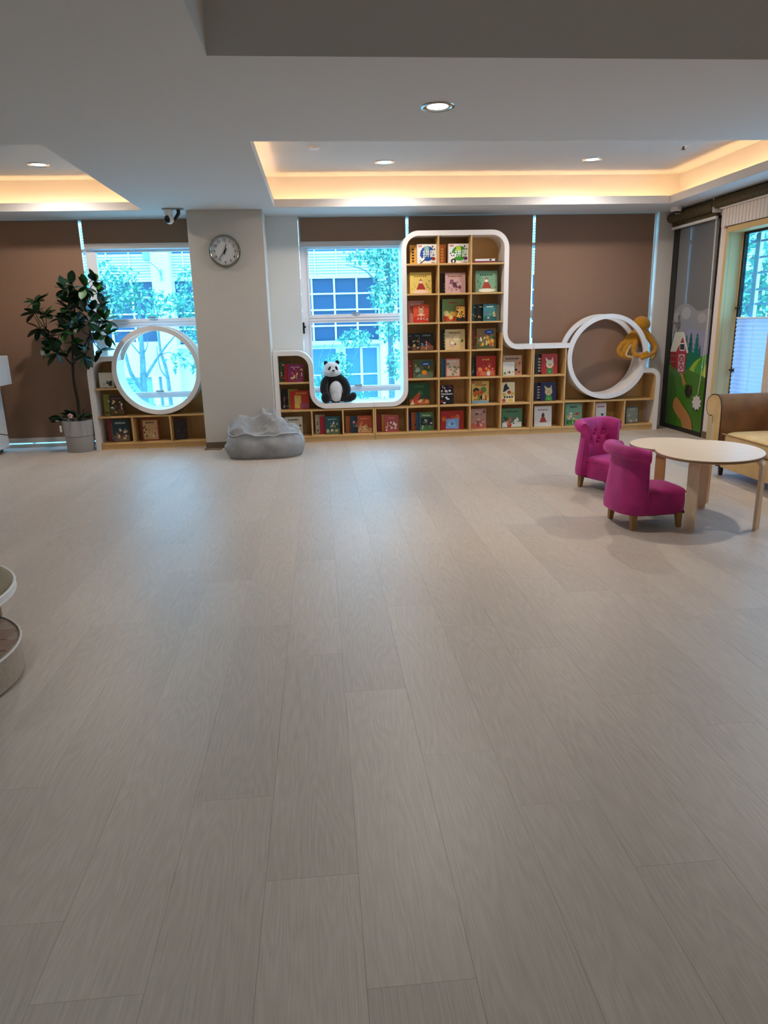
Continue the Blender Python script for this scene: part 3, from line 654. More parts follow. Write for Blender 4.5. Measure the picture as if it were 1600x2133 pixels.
def scene_art(seed, pal, ground=None, title=None, nblob=16, border=None, top=0.7, sky=None):
    def f(put, txt, w, h):
        r = random.Random(seed)
        if sky: put(sky, rc(0.03, 0.97, 0.03, 0.97), 1)
        if border: put(border, rc(0.0, 1, 0.0, 1), 1); put(sky or pal[0], rc(0.07, 0.93, 0.06, 0.94), 2)
        if ground: put(ground, [(0.04, 0.03), (0.96, 0.03), (0.96, 0.22+0.1*r.random()), (0.7, 0.3), (0.4, 0.22), (0.2, 0.3), (0.04, 0.25)], 3)
        for i in range(nblob):
            cx, cz = r.uniform(0.12, 0.88), r.uniform(0.12, top); s = r.uniform(0.03, 0.11)
            k = r.random()
            if k < 0.6: put(r.choice(pal), el(cx, cz, s, s*r.uniform(0.6, 1.3)*w/h, 10), 4+i*0.12)
            elif k < 0.85: put(r.choice(pal), [(cx-s, cz-s), (cx+s, cz-s*0.8), (cx+s*0.2, cz+s*1.2)], 4+i*0.12)
            else: put(r.choice(pal), rc(cx-s*0.3, cx+s*0.3, cz-s*1.3, cz+s*1.3), 4+i*0.12)
        if title:
            n = r.randint(4, 7); x = 0.5-n*0.05
            for i in range(n): put(title, rc(x+i*0.1, x+i*0.1+0.07, 0.80+r.uniform(-0.01, 0.01), 0.87+r.uniform(-0.01, 0.01)), 8)
    return f
def puzzle_art(main, light, mark, panda):
    def f(put, txt, w, h):
        put('#f3f1ee', rc(0, 1, 0, 1), 1)
        put(main, el(0.53, 0.52, 0.37, 0.38, 26), 2); put(main, [(0.14, 0.44), (0.2, 0.62), (0.5, 0.8), (0.5, 0.16), (0.3, 0.2)], 2.3)
        put(light, [(0.36, 0.82), (0.48, 0.90), (0.60, 0.86), (0.62, 0.70), (0.50, 0.62), (0.40, 0.68)], 3)
        put('#d8672c', rc(0.06, 0.24, 0.86, 0.95), 3); put('#f3e9df', rc(0.08, 0.22, 0.895, 0.91), 4)
        put('#333a3c', [(0.74, 0.86), (0.80, 0.94), (0.95, 0.72), (0.88, 0.70)], 3); put('#f3f1ee', el(0.84, 0.80, 0.05, 0.06, 10), 4)
        txt('#eef6ef', '拼图', 0.64, 0.52, 0.088, 9, 0.0016)
        put(mark, el(0.85, 0.26, 0.10, 0.09, 12), 5); put(mark, [(0.76, 0.14), (0.82, 0.2), (0.8, 0.3)], 5)
        if panda:
            for dx in (-0.10, 0.10): put('#16171a', el(0.21+dx, 0.51, 0.045, 0.05, 10), 6)
            put('#f6f6f4', el(0.21, 0.40, 0.145, 0.14, 18), 6.5)
            for dx in (-0.055, 0.055): put('#16171a', el(0.21+dx, 0.41, 0.03, 0.04, 10), 7)
            put('#16171a', el(0.21, 0.35, 0.02, 0.014, 8), 7); put('#16171a', el(0.24, 0.13, 0.13, 0.12, 14), 6); put('#f6f6f4', el(0.24, 0.11, 0.05, 0.08, 10), 7)
        else:
            put('#f6f6f4', [(0.10, 0.06), (0.14, 0.2), (0.36, 0.36), (0.40, 0.26), (0.2, 0.1)], 6); put('#2a2d33', [(0.12, 0.04), (0.2, 0.1), (0.42, 0.24), (0.42, 0.2), (0.2, 0.03)], 6.5)
            put('#2a2d33', el(0.15, 0.16, 0.03, 0.03, 8), 7)
        put('#3b3f42', rc(0.74, 0.93, 0.05, 0.075), 6)
    return f
def figure_art(bg, dress, skin, ground=None, seed=1, pal=('#8a6a3a',), title='#6a4a30', border=None):
    def f(put, txt, w, h):
        if border: put(border, rc(0.02, 0.98, 0.02, 0.98), 1); put(bg, rc(0.07, 0.93, 0.06, 0.94), 2)
        else: put(bg, rc(0.02, 0.98, 0.02, 0.98), 2)
        r = random.Random(seed)
        for i in range(14): put(r.choice(pal), el(r.choice((r.uniform(0.08, 0.25), r.uniform(0.72, 0.92))), r.uniform(0.08, 0.6), 0.025, 0.03, 8), 3)
        if ground: put(ground, el(0.5, 0.1, 0.38, 0.08, 18), 3.5)
        put(dress, [(0.30, 0.2), (0.72, 0.2), (0.62, 0.42), (0.55, 0.52), (0.42, 0.50)], 5)
        put(skin, el(0.5, 0.56, 0.09, 0.085, 14), 6); put(dress, [(0.40, 0.56), (0.5, 0.70), (0.61, 0.56), (0.5, 0.62)], 6.5)
        for i in range(6): put(title, rc(0.2+i*0.1, 0.27+i*0.1, 0.78, 0.85), 6)
    return f
def abc_art(put, txt, w, h):
    put('#c8301f', rc(0, 1, 0, 0.32), 1); put('#d9502c', rc(0, 1, 0.32, 1), 1)
    put('#e9c9a0', el(0.5, 0.62, 0.16, 0.17, 16), 3)
    for i in range(3): put('#8f3a26', rc(0.36, 0.64, 0.53+i*0.07, 0.56+i*0.07), 4)
    put('#e9c9a0', [(0.22, 0.42), (0.5, 0.5), (0.78, 0.42), (0.5, 0.36)], 3.5); put('#e9c9a0', [(0.28, 0.82), (0.4, 0.92), (0.44, 0.78)], 3); put('#e9c9a0', [(0.72, 0.82), (0.6, 0.92), (0.56, 0.78)], 3)
    txt('#f3dcc8', 'A', 0.30, 0.22, 0.045); txt('#f3dcc8', 'B', 0.50, 0.22, 0.045); txt('#f3dcc8', 'C', 0.70, 0.22, 0.045); put('#b9a89c', el(0.88, 0.18, 0.06, 0.08, 12), 4)
def numbers_art(put, txt, w, h):
    r = random.Random(4)
    for i in range(26): put(r.choice(('#f2f0ec', '#f2f0ec', '#141414', '#b3243a')), el(r.uniform(0.1, 0.9), r.choice((r.uniform(0.62, 0.93), r.uniform(0.07, 0.42))), r.uniform(0.04, 0.12), r.uniform(0.03, 0.09), 9), 2+i*0.1)
    put('#171519', rc(0, 1, 0.47, 0.63), 6); txt('#f2f0ec', 'Numbers', 0.5, 0.55, 0.040, 9, 0.0006)
def dino_art(put, txt, w, h):
    put('#ddb35c', rc(0, 1, 0.12, 1), 1); put('#7fa7b5', rc(0, 1, 0, 0.12), 1)
    txt('#8a2f22', 'Happy', 0.42, 0.925, 0.036, 9, 0.0006); txt('#8a2f22', 'Dinosaur', 0.54, 0.83, 0.040, 9, 0.0006); put('#a8322a', el(0.1, 0.93, 0.07, 0.05, 12), 3)
    put('#33241f', el(0.27, 0.56, 0.19, 0.14, 18), 3); put('#c0641f', el(0.3, 0.42, 0.22, 0.16, 18), 4); put('#5f8a3a', el(0.68, 0.6, 0.18, 0.14, 18), 4.5); put('#c8452a', el(0.58, 0.5, 0.09, 0.12, 12), 5)
    for i in range(5): put(('#e0a02a', '#5f8a3a', '#2b2119', '#e6c98c', '#c0641f')[i], el(0.3+i*0.13, 0.26, 0.075, 0.11, 12), 5.5+i*0.1)
    for i in range(6): put('#20201e', rc(0.15+i*0.13, 0.21+i*0.13, 0.13, 0.2), 7)
def bird_art(put, txt, w, h):
    put('#efe0b0', rc(0, 1, 0, 1), 1); put('#1b1f2a', [(0.1, 0.52), (0.2, 0.85), (0.36, 0.96), (0.46, 0.8), (0.62, 0.68), (0.4, 0.62), (0.3, 0.55)], 3)
    put('#c2372a', el(0.57, 0.5, 0.14, 0.09, 14), 4); put('#e2b93b', el(0.82, 0.42, 0.14, 0.09, 12), 3); put('#d9a941', el(0.2, 0.38, 0.13, 0.08, 12), 3); put('#c2504a', el(0.17, 0.1, 0.15, 0.09, 12), 4); put('#e9c24a', el(0.7, 0.1, 0.2, 0.07, 12), 3)
    for i in range(4): put('#1b1d20', rc(0.16+i*0.19, 0.30+i*0.19, 0.22, 0.30), 6)
def rabbit_art(bg, coat, skin):
    def f(put, txt, w, h):
        put(bg, rc(0.02, 1, 0, 1), 1)
        put(skin, [(0.30, 0.62), (0.24, 0.84), (0.46, 0.68)], 3); put(skin, [(0.60, 0.68), (0.70, 0.86), (0.74, 0.60)], 3); put('#c9a878', el(0.52, 0.44, 0.1, 0.07, 12), 4.5)
        put(skin, el(0.52, 0.5, 0.24, 0.2, 20), 3.5); put(coat, [(0.3, 0.02), (0.76, 0.02), (0.7, 0.3), (0.36, 0.3)], 4); put('#3a2a22', el(0.46, 0.5, 0.02, 0.02, 8), 5); put('#3a2a22', el(0.6, 0.5, 0.02, 0.02, 8), 5)
        put('#e9d8b8', el(0.52, 0.12, 0.03, 0.03, 8), 5)
    return f
def spine_art(c, n=5):
    def f(put, txt, w, h):
        for i in range(n): put(c, rc(0.28, 0.62, 0.12+i*0.15, 0.21+i*0.15), 2)
    return f
G1, G2, G3, G4, G5 = 8.975, 9.015, 9.055, 9.095, 9.135    # depths of books standing behind one another
P_MIX = ('#c0392b', '#e2a83a', '#3f7d4a', '#e9dcc0', '#28303a', '#b9603a')
P_DARK = ('#e9e0cf', '#c9a14a', '#8f2f2b', '#3c6a7a', '#d8d2c4', '#5b3b2a')
P_PINK = ('#e7c9c0', '#b24a6a', '#7a3a4a', '#e9b95a', '#5c7a5a')
P_GREEN = ('#e9dfc8', '#b23a2f', '#d9b04a', '#2f5a3a', '#54342a')
# top row of the tower
book(1.161, 1.240, 6, 0.222, G3, 'thin yellow puzzle box standing beside the blue puzzle box', '#e0a748', spine_art('#2a2018', 5), 'puzzle_box', 0, 0.05, 'puzzle boxes on the top shelf')
book(1.243, 1.480, 6, 0.226, G2, 'white puzzle box with a blue whale circle on the top shelf', '#f3f1ee', puzzle_art('#1f55a8', '#9fd0c0', '#a8322a', False), 'puzzle_box', 0, 0.06, 'puzzle boxes on the top shelf')
book(1.520, 1.600, 6, 0.222, G3, 'thin orange puzzle box standing beside the green puzzle box', '#d9702c', spine_art('#f0c060', 5), 'puzzle_box', 0, 0.05, 'puzzle boxes on the top shelf')
book(1.629, 1.877, 6, 0.226, G2, 'white puzzle box with a green circle and a panda', '#f3f1ee', puzzle_art('#3f9a2f', '#c9d63a', '#6a2a6a', True), 'puzzle_box', 0, 0.06, 'puzzle boxes on the top shelf')
for xa, xb, z0, hh, c, lb in ((1.930, 2.190, 2.1235, 0.017, '#7a2450', 'purple book lying flat under the white one, top shelf'), (1.945, 2.19, 2.1415, 0.024, '#ece8e4', 'white book lying flat on the purple one, top shelf'), (2.205, 2.285, 2.1235, 0.012, '#4a3d50', 'small dark booklet lying flat by the rounded top corner')):
    t_ = thing('picture_book', lb, 'book', ((xa+xb)/2, 9.04, z0), group='books lying flat')
    MB().box(xa, xb, 8.95, 9.13, z0, z0+0.003).box(xa, xb, 8.95, 9.13, z0+hh-0.003, z0+hh).box(xa, xb, 8.95, 8.953, z0+0.003, z0+hh-0.003).build('cover', flat(c), t_)
    MB().box(xa+0.003, xb-0.003, 8.953, 9.127, z0+0.003, z0+hh-0.003).build('pages', M_PAGE, t_)
    MB().box(xb-0.07, xb-0.04, 8.9494, 8.9499, z0+0.004, z0+hh-0.004).build('spine_print', flat('#2a2a2e'), t_)
BK = [
 # row 5
 (1.120, 1.30, 5, 0.235, G3, 'ochre picture book peeking out behind the yellow one', '#c9a050', None),
 (1.150, 1.419, 5, 0.253, G2, 'yellow picture book with a red dressed figure', '#e0c05a', figure_art('#e3c766', '#a8352e', '#e9c9a8', '#e9c9b8', 3, ('#b98a3a', '#7a8a4a'), '#a87a30')),
 (1.535, 1.70, 5, 0.238, G3, 'black picture book behind the dusty pink one', '#1d1b20', spine_art('#c9c2b8', 3)),
 (1.588, 1.841, 5, 0.240, G2, 'dusty pink picture book with two purple figures', '#caa39c', scene_art(11, ('#8a4a6a', '#6a2f4a', '#e9d0c0', '#a85a7a', '#5a3a3a'), None, '#8a5a30', 16, None, 0.62)),
 (1.950, 2.10, 5, 0.225, G3, 'tan picture book half hidden behind the green bear book', '#b58f6a', None),
 (1.966, 2.244, 5, 0.257, G2, 'sage green picture book with a white bear', '#6f9a78', figure_art('#7aa583', '#a8402f', '#efe6d2', '#e9ddcf', 5, ('#3a5a40', '#c9b98a', '#4a3a30'), '#2f4a38')),
 # row 4
 (1.129, 1.327, 4, 0.262, G3, 'pale red picture book behind the alphabet book', '#d08a78', scene_art(12, ('#e3b7a6', '#b9604f'), None, '#f0ddd0', 9)),
 (1.189, 1.383, 4, 0.216, G2, 'red alphabet book with ABC on the cover', '#c8301f', abc_art),
 (1.531, 1.68, 4, 0.272, G4, 'dark green book at the left behind the big green and red one', '#2c3a30', None),
 (1.559, 1.838, 4, 0.275, G3, 'large picture book, green above and red below', '#7d9a5a', scene_art(13, ('#c8502a', '#e0b04a', '#b23a24', '#d9c98a', '#c8502a'), '#c0401f', '#b23a2a', 12, None, 0.5)),
 (1.724, 1.842, 4, 0.195, G2, 'small yellow picture book with a black tree', '#e2b04a', scene_art(14, ('#1d1a18', '#1d1a18', '#3a2a1a', '#e9c98a'), '#2a2420', None, 18, '#8a2f24', 0.85, '#e2b04a')),
 (1.925, 2.06, 4, 0.201, G4, 'teal picture book leftmost of the four landscape books', '#2d6a6c', scene_art(15, P_DARK, None, '#d9d0c0', 12)),
 (1.990, 2.13, 4, 0.206, G3, 'black picture book between two teal ones', '#15171a', scene_art(16, ('#e9dcc0', '#c9a14a'), None, '#e9dcc0', 5, None, 0.35)),
 (2.071, 2.239, 4, 0.207, G2, 'teal picture book with a red boat, in front', '#3f8286', scene_art(17, ('#e9dcc0', '#b23a2f', '#2a5a60', '#d9c07a'), '#2a5f66', '#e9f0ea', 10, None, 0.6)),
 (2.215, 2.285, 4, 0.196, G3, 'pale grey-green narrow book beside the teal boat book', '#9fb0a0', scene_art(18, ('#e9dcc0', '#c9a14a', '#5a7a6a'), None, None, 9)),
 # row 3
 (1.115, 1.25, 3, 0.215, G4, 'dark patterned book at the left end of the black trio', '#2a2a2c', scene_art(19, P_DARK, '#5b3b2a', '#8a9a90', 14)),
 (1.170, 1.33, 3, 0.218, G3, 'middle dark patterned book of the black trio', '#1f2326', scene_art(20, P_DARK, '#6a4a30', '#8a9a90', 14)),
 (1.267, 1.444, 3, 0.220, G2, 'black picture book with small pale figures, front of the trio', '#121519', scene_art(21, ('#e9e0cf', '#c9a14a', '#4a7ab0', '#b23a2f', '#e9e0cf'), '#8a5a3a', '#8a9a98', 14, None, 0.5)),
 (1.536, 1.69, 3, 0.250, G3, 'black and white book behind the cream girl book', '#17171a', spine_art('#e6e2da', 5)),
 (1.587, 1.840, 3, 0.250, G2, 'cream picture book with a girl and a green bush', '#dcc48e', scene_art(22, ('#e9d8a8', '#d8a8a0', '#4a7a3a', '#2a2320', '#f0e6c8', '#d8a8a0'), None, '#8a6a40', 12, None, 0.7)),
 (1.917, 2.06, 3, 0.240, G3, 'mottled red and green book left of the blue cloud book', '#8a4a3a', scene_art(23, P_MIX, '#4a5a30', None, 16)),
 (1.990, 2.234, 3, 0.250, G2, 'colourful fruit picture book with a blue cloud, above the scarlet animal book', '#8a6a3a', lambda put, txt, w, h: (scene_art(24, P_MIX, '#4a5a30', None, 26)(put, txt, w, h), put('#234a8a', el(0.66, 0.82, 0.26, 0.13, 18), 8), put('#9fb8d8', rc(0.55, 0.78, 0.80, 0.85), 9))),
 # row 2
 (1.120, 1.30, 2, 0.224, G3, 'red edged book behind the garden book with a blue cloud', '#a8332a', scene_art(25, P_MIX, None, None, 8)),
 (1.177, 1.437, 2, 0.230, G2, 'garden picture book with a blue cloud and orange figure', '#4a5a34', lambda put, txt, w, h: (scene_art(26, ('#5a6a3a', '#c0602a', '#8a9a8a', '#2f4a2a', '#e2a83a'), '#6a7a6a', None, 22)(put, txt, w, h), put('#234a8a', el(0.64, 0.76, 0.25, 0.13, 18), 8), put('#b8d0e0', rc(0.5, 0.76, 0.72, 0.78), 9), put('#e08a1f', el(0.55, 0.3, 0.12, 0.12, 14), 8))),
 (1.547, 1.66, 2, 0.231, G3, 'bright blue book behind the pink framed fox book', '#1f6f9a', None),
 (1.593, 1.785, 2, 0.233, G2, 'salmon framed picture book with a green creature', '#cf6a5a', scene_art(27, ('#7a8a5a', '#8a9a6a', '#c8604f', '#e9d0b8', '#7a8a5a'), None, '#f0d8c8', 16, '#c8503f', 0.7, '#d9b8a0')),
 (1.917, 2.05, 2, 0.237, G3, 'dark blue-brown book left of the scarlet fox book', '#33302f', scene_art(28, ('#5a86b0', '#c9b08a', '#e9e0cf'), None, None, 8)),
 (1.988, 2.240, 2, 0.249, G2, 'scarlet picture book with an orange animal', '#b0271c', scene_art(29, ('#d8642f', '#e08a4a', '#c8402a', '#cfd8d8', '#e9a06a'), '#c8704a', '#e0b050', 14, None, 0.6)),
 (2.345, 2.593, 2, 0.246, G3, 'large tan and red picture book behind the small white one', '#c99a78', scene_art(30, ('#b23a2a', '#e2c0a0', '#1d1a18'), None, '#2a1a18', 9, None, 0.6)),
 (2.335, 2.485, 2, 0.168, G2, 'small cream book with a tiny print, right of the scarlet shelf', '#e9e2cf', scene_art(31, ('#8a9a4a', '#3a3a34', '#c9b04a'), None, None, 6, None, 0.35)),
 # row 1
 (1.121, 1.394, 1, 0.283, G2, 'large deep green picture book with a red mushroom', '#1f4a2a', scene_art(32, ('#c0402a', '#8a2f24', '#e2c08a', '#2f6a3a', '#d8a04a', '#54342a'), '#c0603a', '#3a7a4a', 20, None, 0.55)),
 (1.523, 1.696, 1, 0.243, G2, 'black and white counting book titled Numbers', '#17151a', numbers_art),
 (1.933, 2.157, 1, 0.282, G2, 'yellow dinosaur picture book', '#ddb35c', dino_art),
 (2.325, 2.497, 1, 0.255, G2, 'cream picture book with a black bird', '#efe0b0', bird_art),
 # row 0 of the tower
 (1.115, 1.24, 0, 0.227, G5, 'purple book at the left of the bottom tower shelf', '#3a2a6a', None),
 (1.157, 1.29, 0, 0.231, G4, 'orange book second from the left on the bottom tower shelf', '#b0602f', scene_art(33, P_MIX, None, None, 6)),
 (1.222, 1.34, 0, 0.233, G3, 'blue book behind the green castle book on the bottom shelf', '#1f5f9a', None),
 (1.257, 1.433, 0, 0.235, G2, 'green picture book with a dark castle panel', '#4a7a44', lambda put, txt, w, h: (put('#1c2a30', rc(0.05, 0.95, 0.3, 0.72), 2), scene_art(34, ('#cfd6d8', '#8a9aa0', '#e9e9e4', '#6a5a3a'), None, '#d9dcd0', 12, None, 0.6)(put, txt, w, h))),
 (1.528, 1.830, 0, 0.243, G2, 'wide red picture book with a pale blue patch', '#a8281f', lambda put, txt, w, h: (scene_art(35, ('#d8642f', '#7a1f1a', '#1a1a1d', '#c8402a'), None, None, 12)(put, txt, w, h), put('#7fa8d8', [(0.22, 0.06), (0.78, 0.04), (0.80, 0.6), (0.24, 0.58)], 8), put('#9fc4e6', [(0.3, 0.2), (0.66, 0.16), (0.6, 0.5), (0.36, 0.44)], 8.5), put('#5a8cc0', el(0.5, 0.32, 0.08, 0.1, 10), 9))),  # the blue shapes are glare put into the cover colours
 (1.924, 2.127, 0, 0.258, G2, 'mauve and tan picture book with brown stripes', '#b58a78', scene_art(36, ('#6a4a44', '#4a302c', '#d8b8a0', '#c8604f', '#8a6a60'), '#c8604f', '#d8b8a0', 20, None, 0.9)),
 (2.330, 2.606, 0, 0.248, G2, 'green and white picture book with red foxes, bottom shelf', '#4f7a58', scene_art(37, ('#e9e6dc', '#b23a2a', '#e9e6dc', '#2f4a34', '#c86a4a'), '#e2e0d4', '#1f3324', 18, None, 0.55)),
 # bookcase with the right ring
 (2.765, 2.92, 2, 0.252, G3, 'black spined book behind the red cream-animal book', '#23201f', spine_art('#d8d0c0', 5)),
 (2.840, 3.049, 2, 0.255, G2, 'red picture book with a cream animal', '#b5261c', rabbit_art('#b5261c', '#3f7a3a', '#e6d3a8')),
 (2.765, 2.92, 1, 0.235, G3, 'dark book behind the indigo cream-animal book', '#1f1c28', spine_art('#cfc8d8', 5)),
 (2.839, 3.044, 1, 0.240, G2, 'indigo picture book with a cream animal in green', '#241f4a', rabbit_art('#241f4a', '#3f8a2a', '#d8c08a')),
 (2.767, 2.999, 0, 0.264, G2, 'white picture book with a red coated figure', '#e2ddd4', figure_art('#e2ddd4', '#b0402f', '#3a2a26', None, 6, ('#d8d0c4',), '#8a8078')),
 (3.180, 3.407, 0, 0.285, G2, 'green meadow picture book with two figures', '#7aa07a', scene_art(38, ('#c0402a', '#2f4a3a', '#e0b04a', '#3a3a50', '#e9d8c0'), '#4a8a2f', '#2a3a34', 16, None, 0.55)),
 (3.591, 3.735, 0, 0.275, G2, 'white book with red title and a dark haired child', '#e4ddd2', scene_art(39, ('#2a2320', '#d8a890', '#e9e0d4', '#2a2320'), None, '#b23a2f', 8, None, 0.5)),
 (4.002, 4.181, 0, 0.216, G2, 'grey-green picture book at the right end of the bottom shelf', '#76806a', scene_art(40, ('#cfcab8', '#a09a88', '#d8b890', '#5a6054'), None, '#c9c4b0', 10, '#4f5648', 0.6, '#8f9480')),
 # bookcase under the panda
 (-0.500, -0.36, 2, 0.248, G3, 'leafy green book left of the magenta book', '#3f4a2a', scene_art(41, P_GREEN, None, '#d9d0b0', 14)),
 (-0.438, -0.30, 2, 0.222, G2+0.01, 'plain red book just behind the magenta book', '#b0242a', None),
 (-0.395, -0.203, 2, 0.216, G2-0.02, 'magenta picture book with several children', '#8a2a5a', scene_art(42, P_PINK, None, '#d8a8b8', 22, None, 0.75)),
 (-0.490, -0.36, 1, 0.253, G4, 'black book at the left of the middle shelf under the panda', '#1a1517', scene_art(43, ('#8a2f2b', '#c9c2b8'), None, None, 9)),
 (-0.412, -0.28, 1, 0.251, G3, 'olive yellow book behind the red and yellow storybook', '#a8983a', None),
 (-0.385, -0.150, 1, 0.231, G2, 'red storybook with a yellow and scarlet panel', '#b8281f', lambda put, txt, w, h: (put('#c9b04a', rc(0.22, 0.58, 0.05, 0.75), 2), put('#b8301f', rc(0.60, 0.97, 0.3, 0.8), 2), put('#a8506a', rc(0.5, 0.95, 0.05, 0.32), 3), put('#dcb86a', rc(0.25, 0.5, 0.3, 0.6), 4), [put('#d8a04a', rc(0.3+i*0.12, 0.38+i*0.12, 0.82, 0.9), 4) for i in range(5)])),
 (-0.470, -0.248, 0, 0.235, G2, 'white book with black characters behind the bean bag', '#d8d2c2', scene_art(44, ('#2a2a2a', '#2a2a2a', '#4a4a48'), None, '#2a2a2a', 8, None, 0.7)),
 (-0.085, 0.04, 0, 0.242, G4, 'pale book left of the crimson one under the panda', '#d6cfc0', scene_art(45, P_DARK, None, None, 8)),
 (-0.028, 0.10, 0, 0.222, G3, 'crimson book behind the teal wrapped book', '#b81f3a', None),
 (0.037, 0.227, 0, 0.225, G2, 'teal plastic wrapped picture book', '#1f5a66', scene_art(46, ('#cfc8a0', '#8a9a6a', '#d8e0e0', '#3a4a3a', '#b8a860'), '#6a7a50', '#9fc0c0', 16, None, 0.65)),
 (0.302, 0.43, 0, 0.214, G4, 'orange-brown book third cell under the panda window', '#b5682f', None),
 (0.365, 0.50, 0, 0.214, G3, 'navy teal book with glossy wrapping', '#16405a', scene_art(47, ('#9fb8c0', '#d8e0e0', '#c0402a'), None, None, 9)),
 (0.452, 0.640, 0, 0.220, G2, 'orange and tan plastic wrapped book', '#b8502f', scene_art(48, ('#d8b07a', '#e9cf9a', '#8a5a30', '#c88a50'), '#d8b07a', '#e0a070', 14, None, 0.6)),
 (0.707, 0.82, 0, 0.220, G4, 'dark red book at the left of the cell beneath the rounded corner', '#8f1f2f', scene_art(49, ('#2a1a1d', '#d8c8c8'), None, None, 9)),
 (0.766, 0.88, 0, 0.221, G3, 'narrow orange book behind the rose wrapped book', '#c98a3a', None),
 (0.801, 0.981, 0, 0.215, G2, 'rose book in glossy wrapping with white glare', '#b0504f', scene_art(50, ('#e0b8a0', '#e9e4e0', '#8a3a3a', '#f0f0f0'), None, '#d89a80', 12, None, 0.6)),  # white glare put into the print as pale blobs
 # bookcase left of the column
 (-2.677, -2.505, 2, 0.181, G1+0.005, 'cream book with small black flowers by the ring', '#e0dccb', scene_art(51, ('#2a2a26', '#4a4a40', '#8a7a4a'), None, None, 10, None, 0.4)),
 (-2.681, -2.54, 1, 0.255, G3, 'yellow striped book behind the jungle book', '#8a8a3a', scene_art(52, ('#2a2a20', '#d8c84a', '#e9e0c0'), None, None, 16)),
 (-2.600, -2.425, 1, 0.245, G2, 'dark jungle picture book under the left ring', '#3a2a24', scene_art(53, ('#c9a83a', '#d8c07a', '#8a3a4a', '#2f4a2a', '#e9e0c0'), '#6a5a24', '#8a4a5a', 24, None, 0.75)),
 (-2.665, -2.52, 0, 0.275, G3, 'crimson spined book behind the teal monster book', '#8a2a3a', spine_art('#c8b8b8', 5)),
 (-2.607, -2.394, 0, 0.278, G2, 'dark teal picture book with animals, bottom shelf by the pot', '#24383c', scene_art(54, P_DARK, '#8a6a4a', '#b8c8c0', 22, None, 0.65)),
 (-2.245, -2.039, 0, 0.270, G2, 'rust framed picture book with a black cat', '#8a3a24', scene_art(55, ('#1a1617', '#1a1617', '#e2d0a0', '#d8b87a'), None, '#2a1a18', 16, '#8a3a24', 0.7, '#c8a070')),
]
for b in BK: book(*b)
lb = book(-1.842, -1.690, 0, 0.255, G2, 'dark book leaning sideways on the bottom shelf beside the column', '#2a1a1c', scene_art(56, ('#6a4a44', '#8a2f2b', '#4a3a3a'), None, None, 8))
lb.rotation_euler = (-math.radians(5), math.radians(0), math.radians(18)); lb.location.y = 9.04
# ================================================================ CLOCK
ck = thing('wall_clock', 'round chrome wall clock with black numerals on the column', 'clock', (-1.022, 8.745, 2.277))
CR = 0.178
MB().lathe([(0.0, 0.0), (CR, 0.0), (CR, -0.022), (CR-0.006, -0.036), (CR-0.016, -0.040), (CR-0.024, -0.034), (CR-0.026, -0.018)], 64, (0, 0, 0), 1).build('rim', mat('clock_chrome', '#8d8d88', 0.2, 1.0), ck, 40, local=True)
MB().lathe([(0.0, -0.018), (CR-0.025, -0.018)], 64, (0, 0, 0), 1).build('dial', mat('clock_dial', '#d6d5d2', 0.35, coat=0.4), ck, local=True)
nm = MB()
for k in range(1, 13):
    a = PI/2-k*PI/6; vs, fs = text_geo(str(k), 0.040, 0.0006)
    nm.add([(x+0.118*math.cos(a), -0.0188, z+0.118*math.sin(a)) for x, z in vs], fs)
for k in range(60):
    a = 2*PI*k/60; r0, r1, t = (0.138, 0.149, 0.0022) if k % 5 == 0 else (0.144, 0.149, 0.0009)
    c_, s_ = math.cos(a), math.sin(a)
    nm.poly([(r0*c_-t*s_, -0.0186, r0*s_+t*c_), (r1*c_-t*s_, -0.0186, r1*s_+t*c_), (r1*c_+t*s_, -0.0186, r1*s_-t*c_), (r0*c_+t*s_, -0.0186, r0*s_-t*c_)])
nm.build('numerals', flat('#111112', 0.5), ck, local=True)
def hand(deg, ln, w, y, nm_):
    a = math.radians(90-deg); c_, s_ = math.cos(a), math.sin(a)
    pts = [(-0.035, -w*1.3), (-0.035, w*1.3), (ln, w*0.6), (ln, -w*0.6)]
    MB().prism([(u*c_-v*s_, u*s_+v*c_) for u, v in pts], y, y-0.0015, 1).build(nm_, flat('#0b0b0c', 0.4), ck, local=True)
hand(14, 0.085, 0.0045, -0.022, 'hour_hand'); hand(220, 0.125, 0.0038, -0.025, 'minute_hand')
MB().lathe([(0.0, -0.029), (0.010, -0.029), (0.011, -0.020)], 16, (0, 0, 0), 1).build('hub', flat('#0b0b0c', 0.4), ck, local=True)

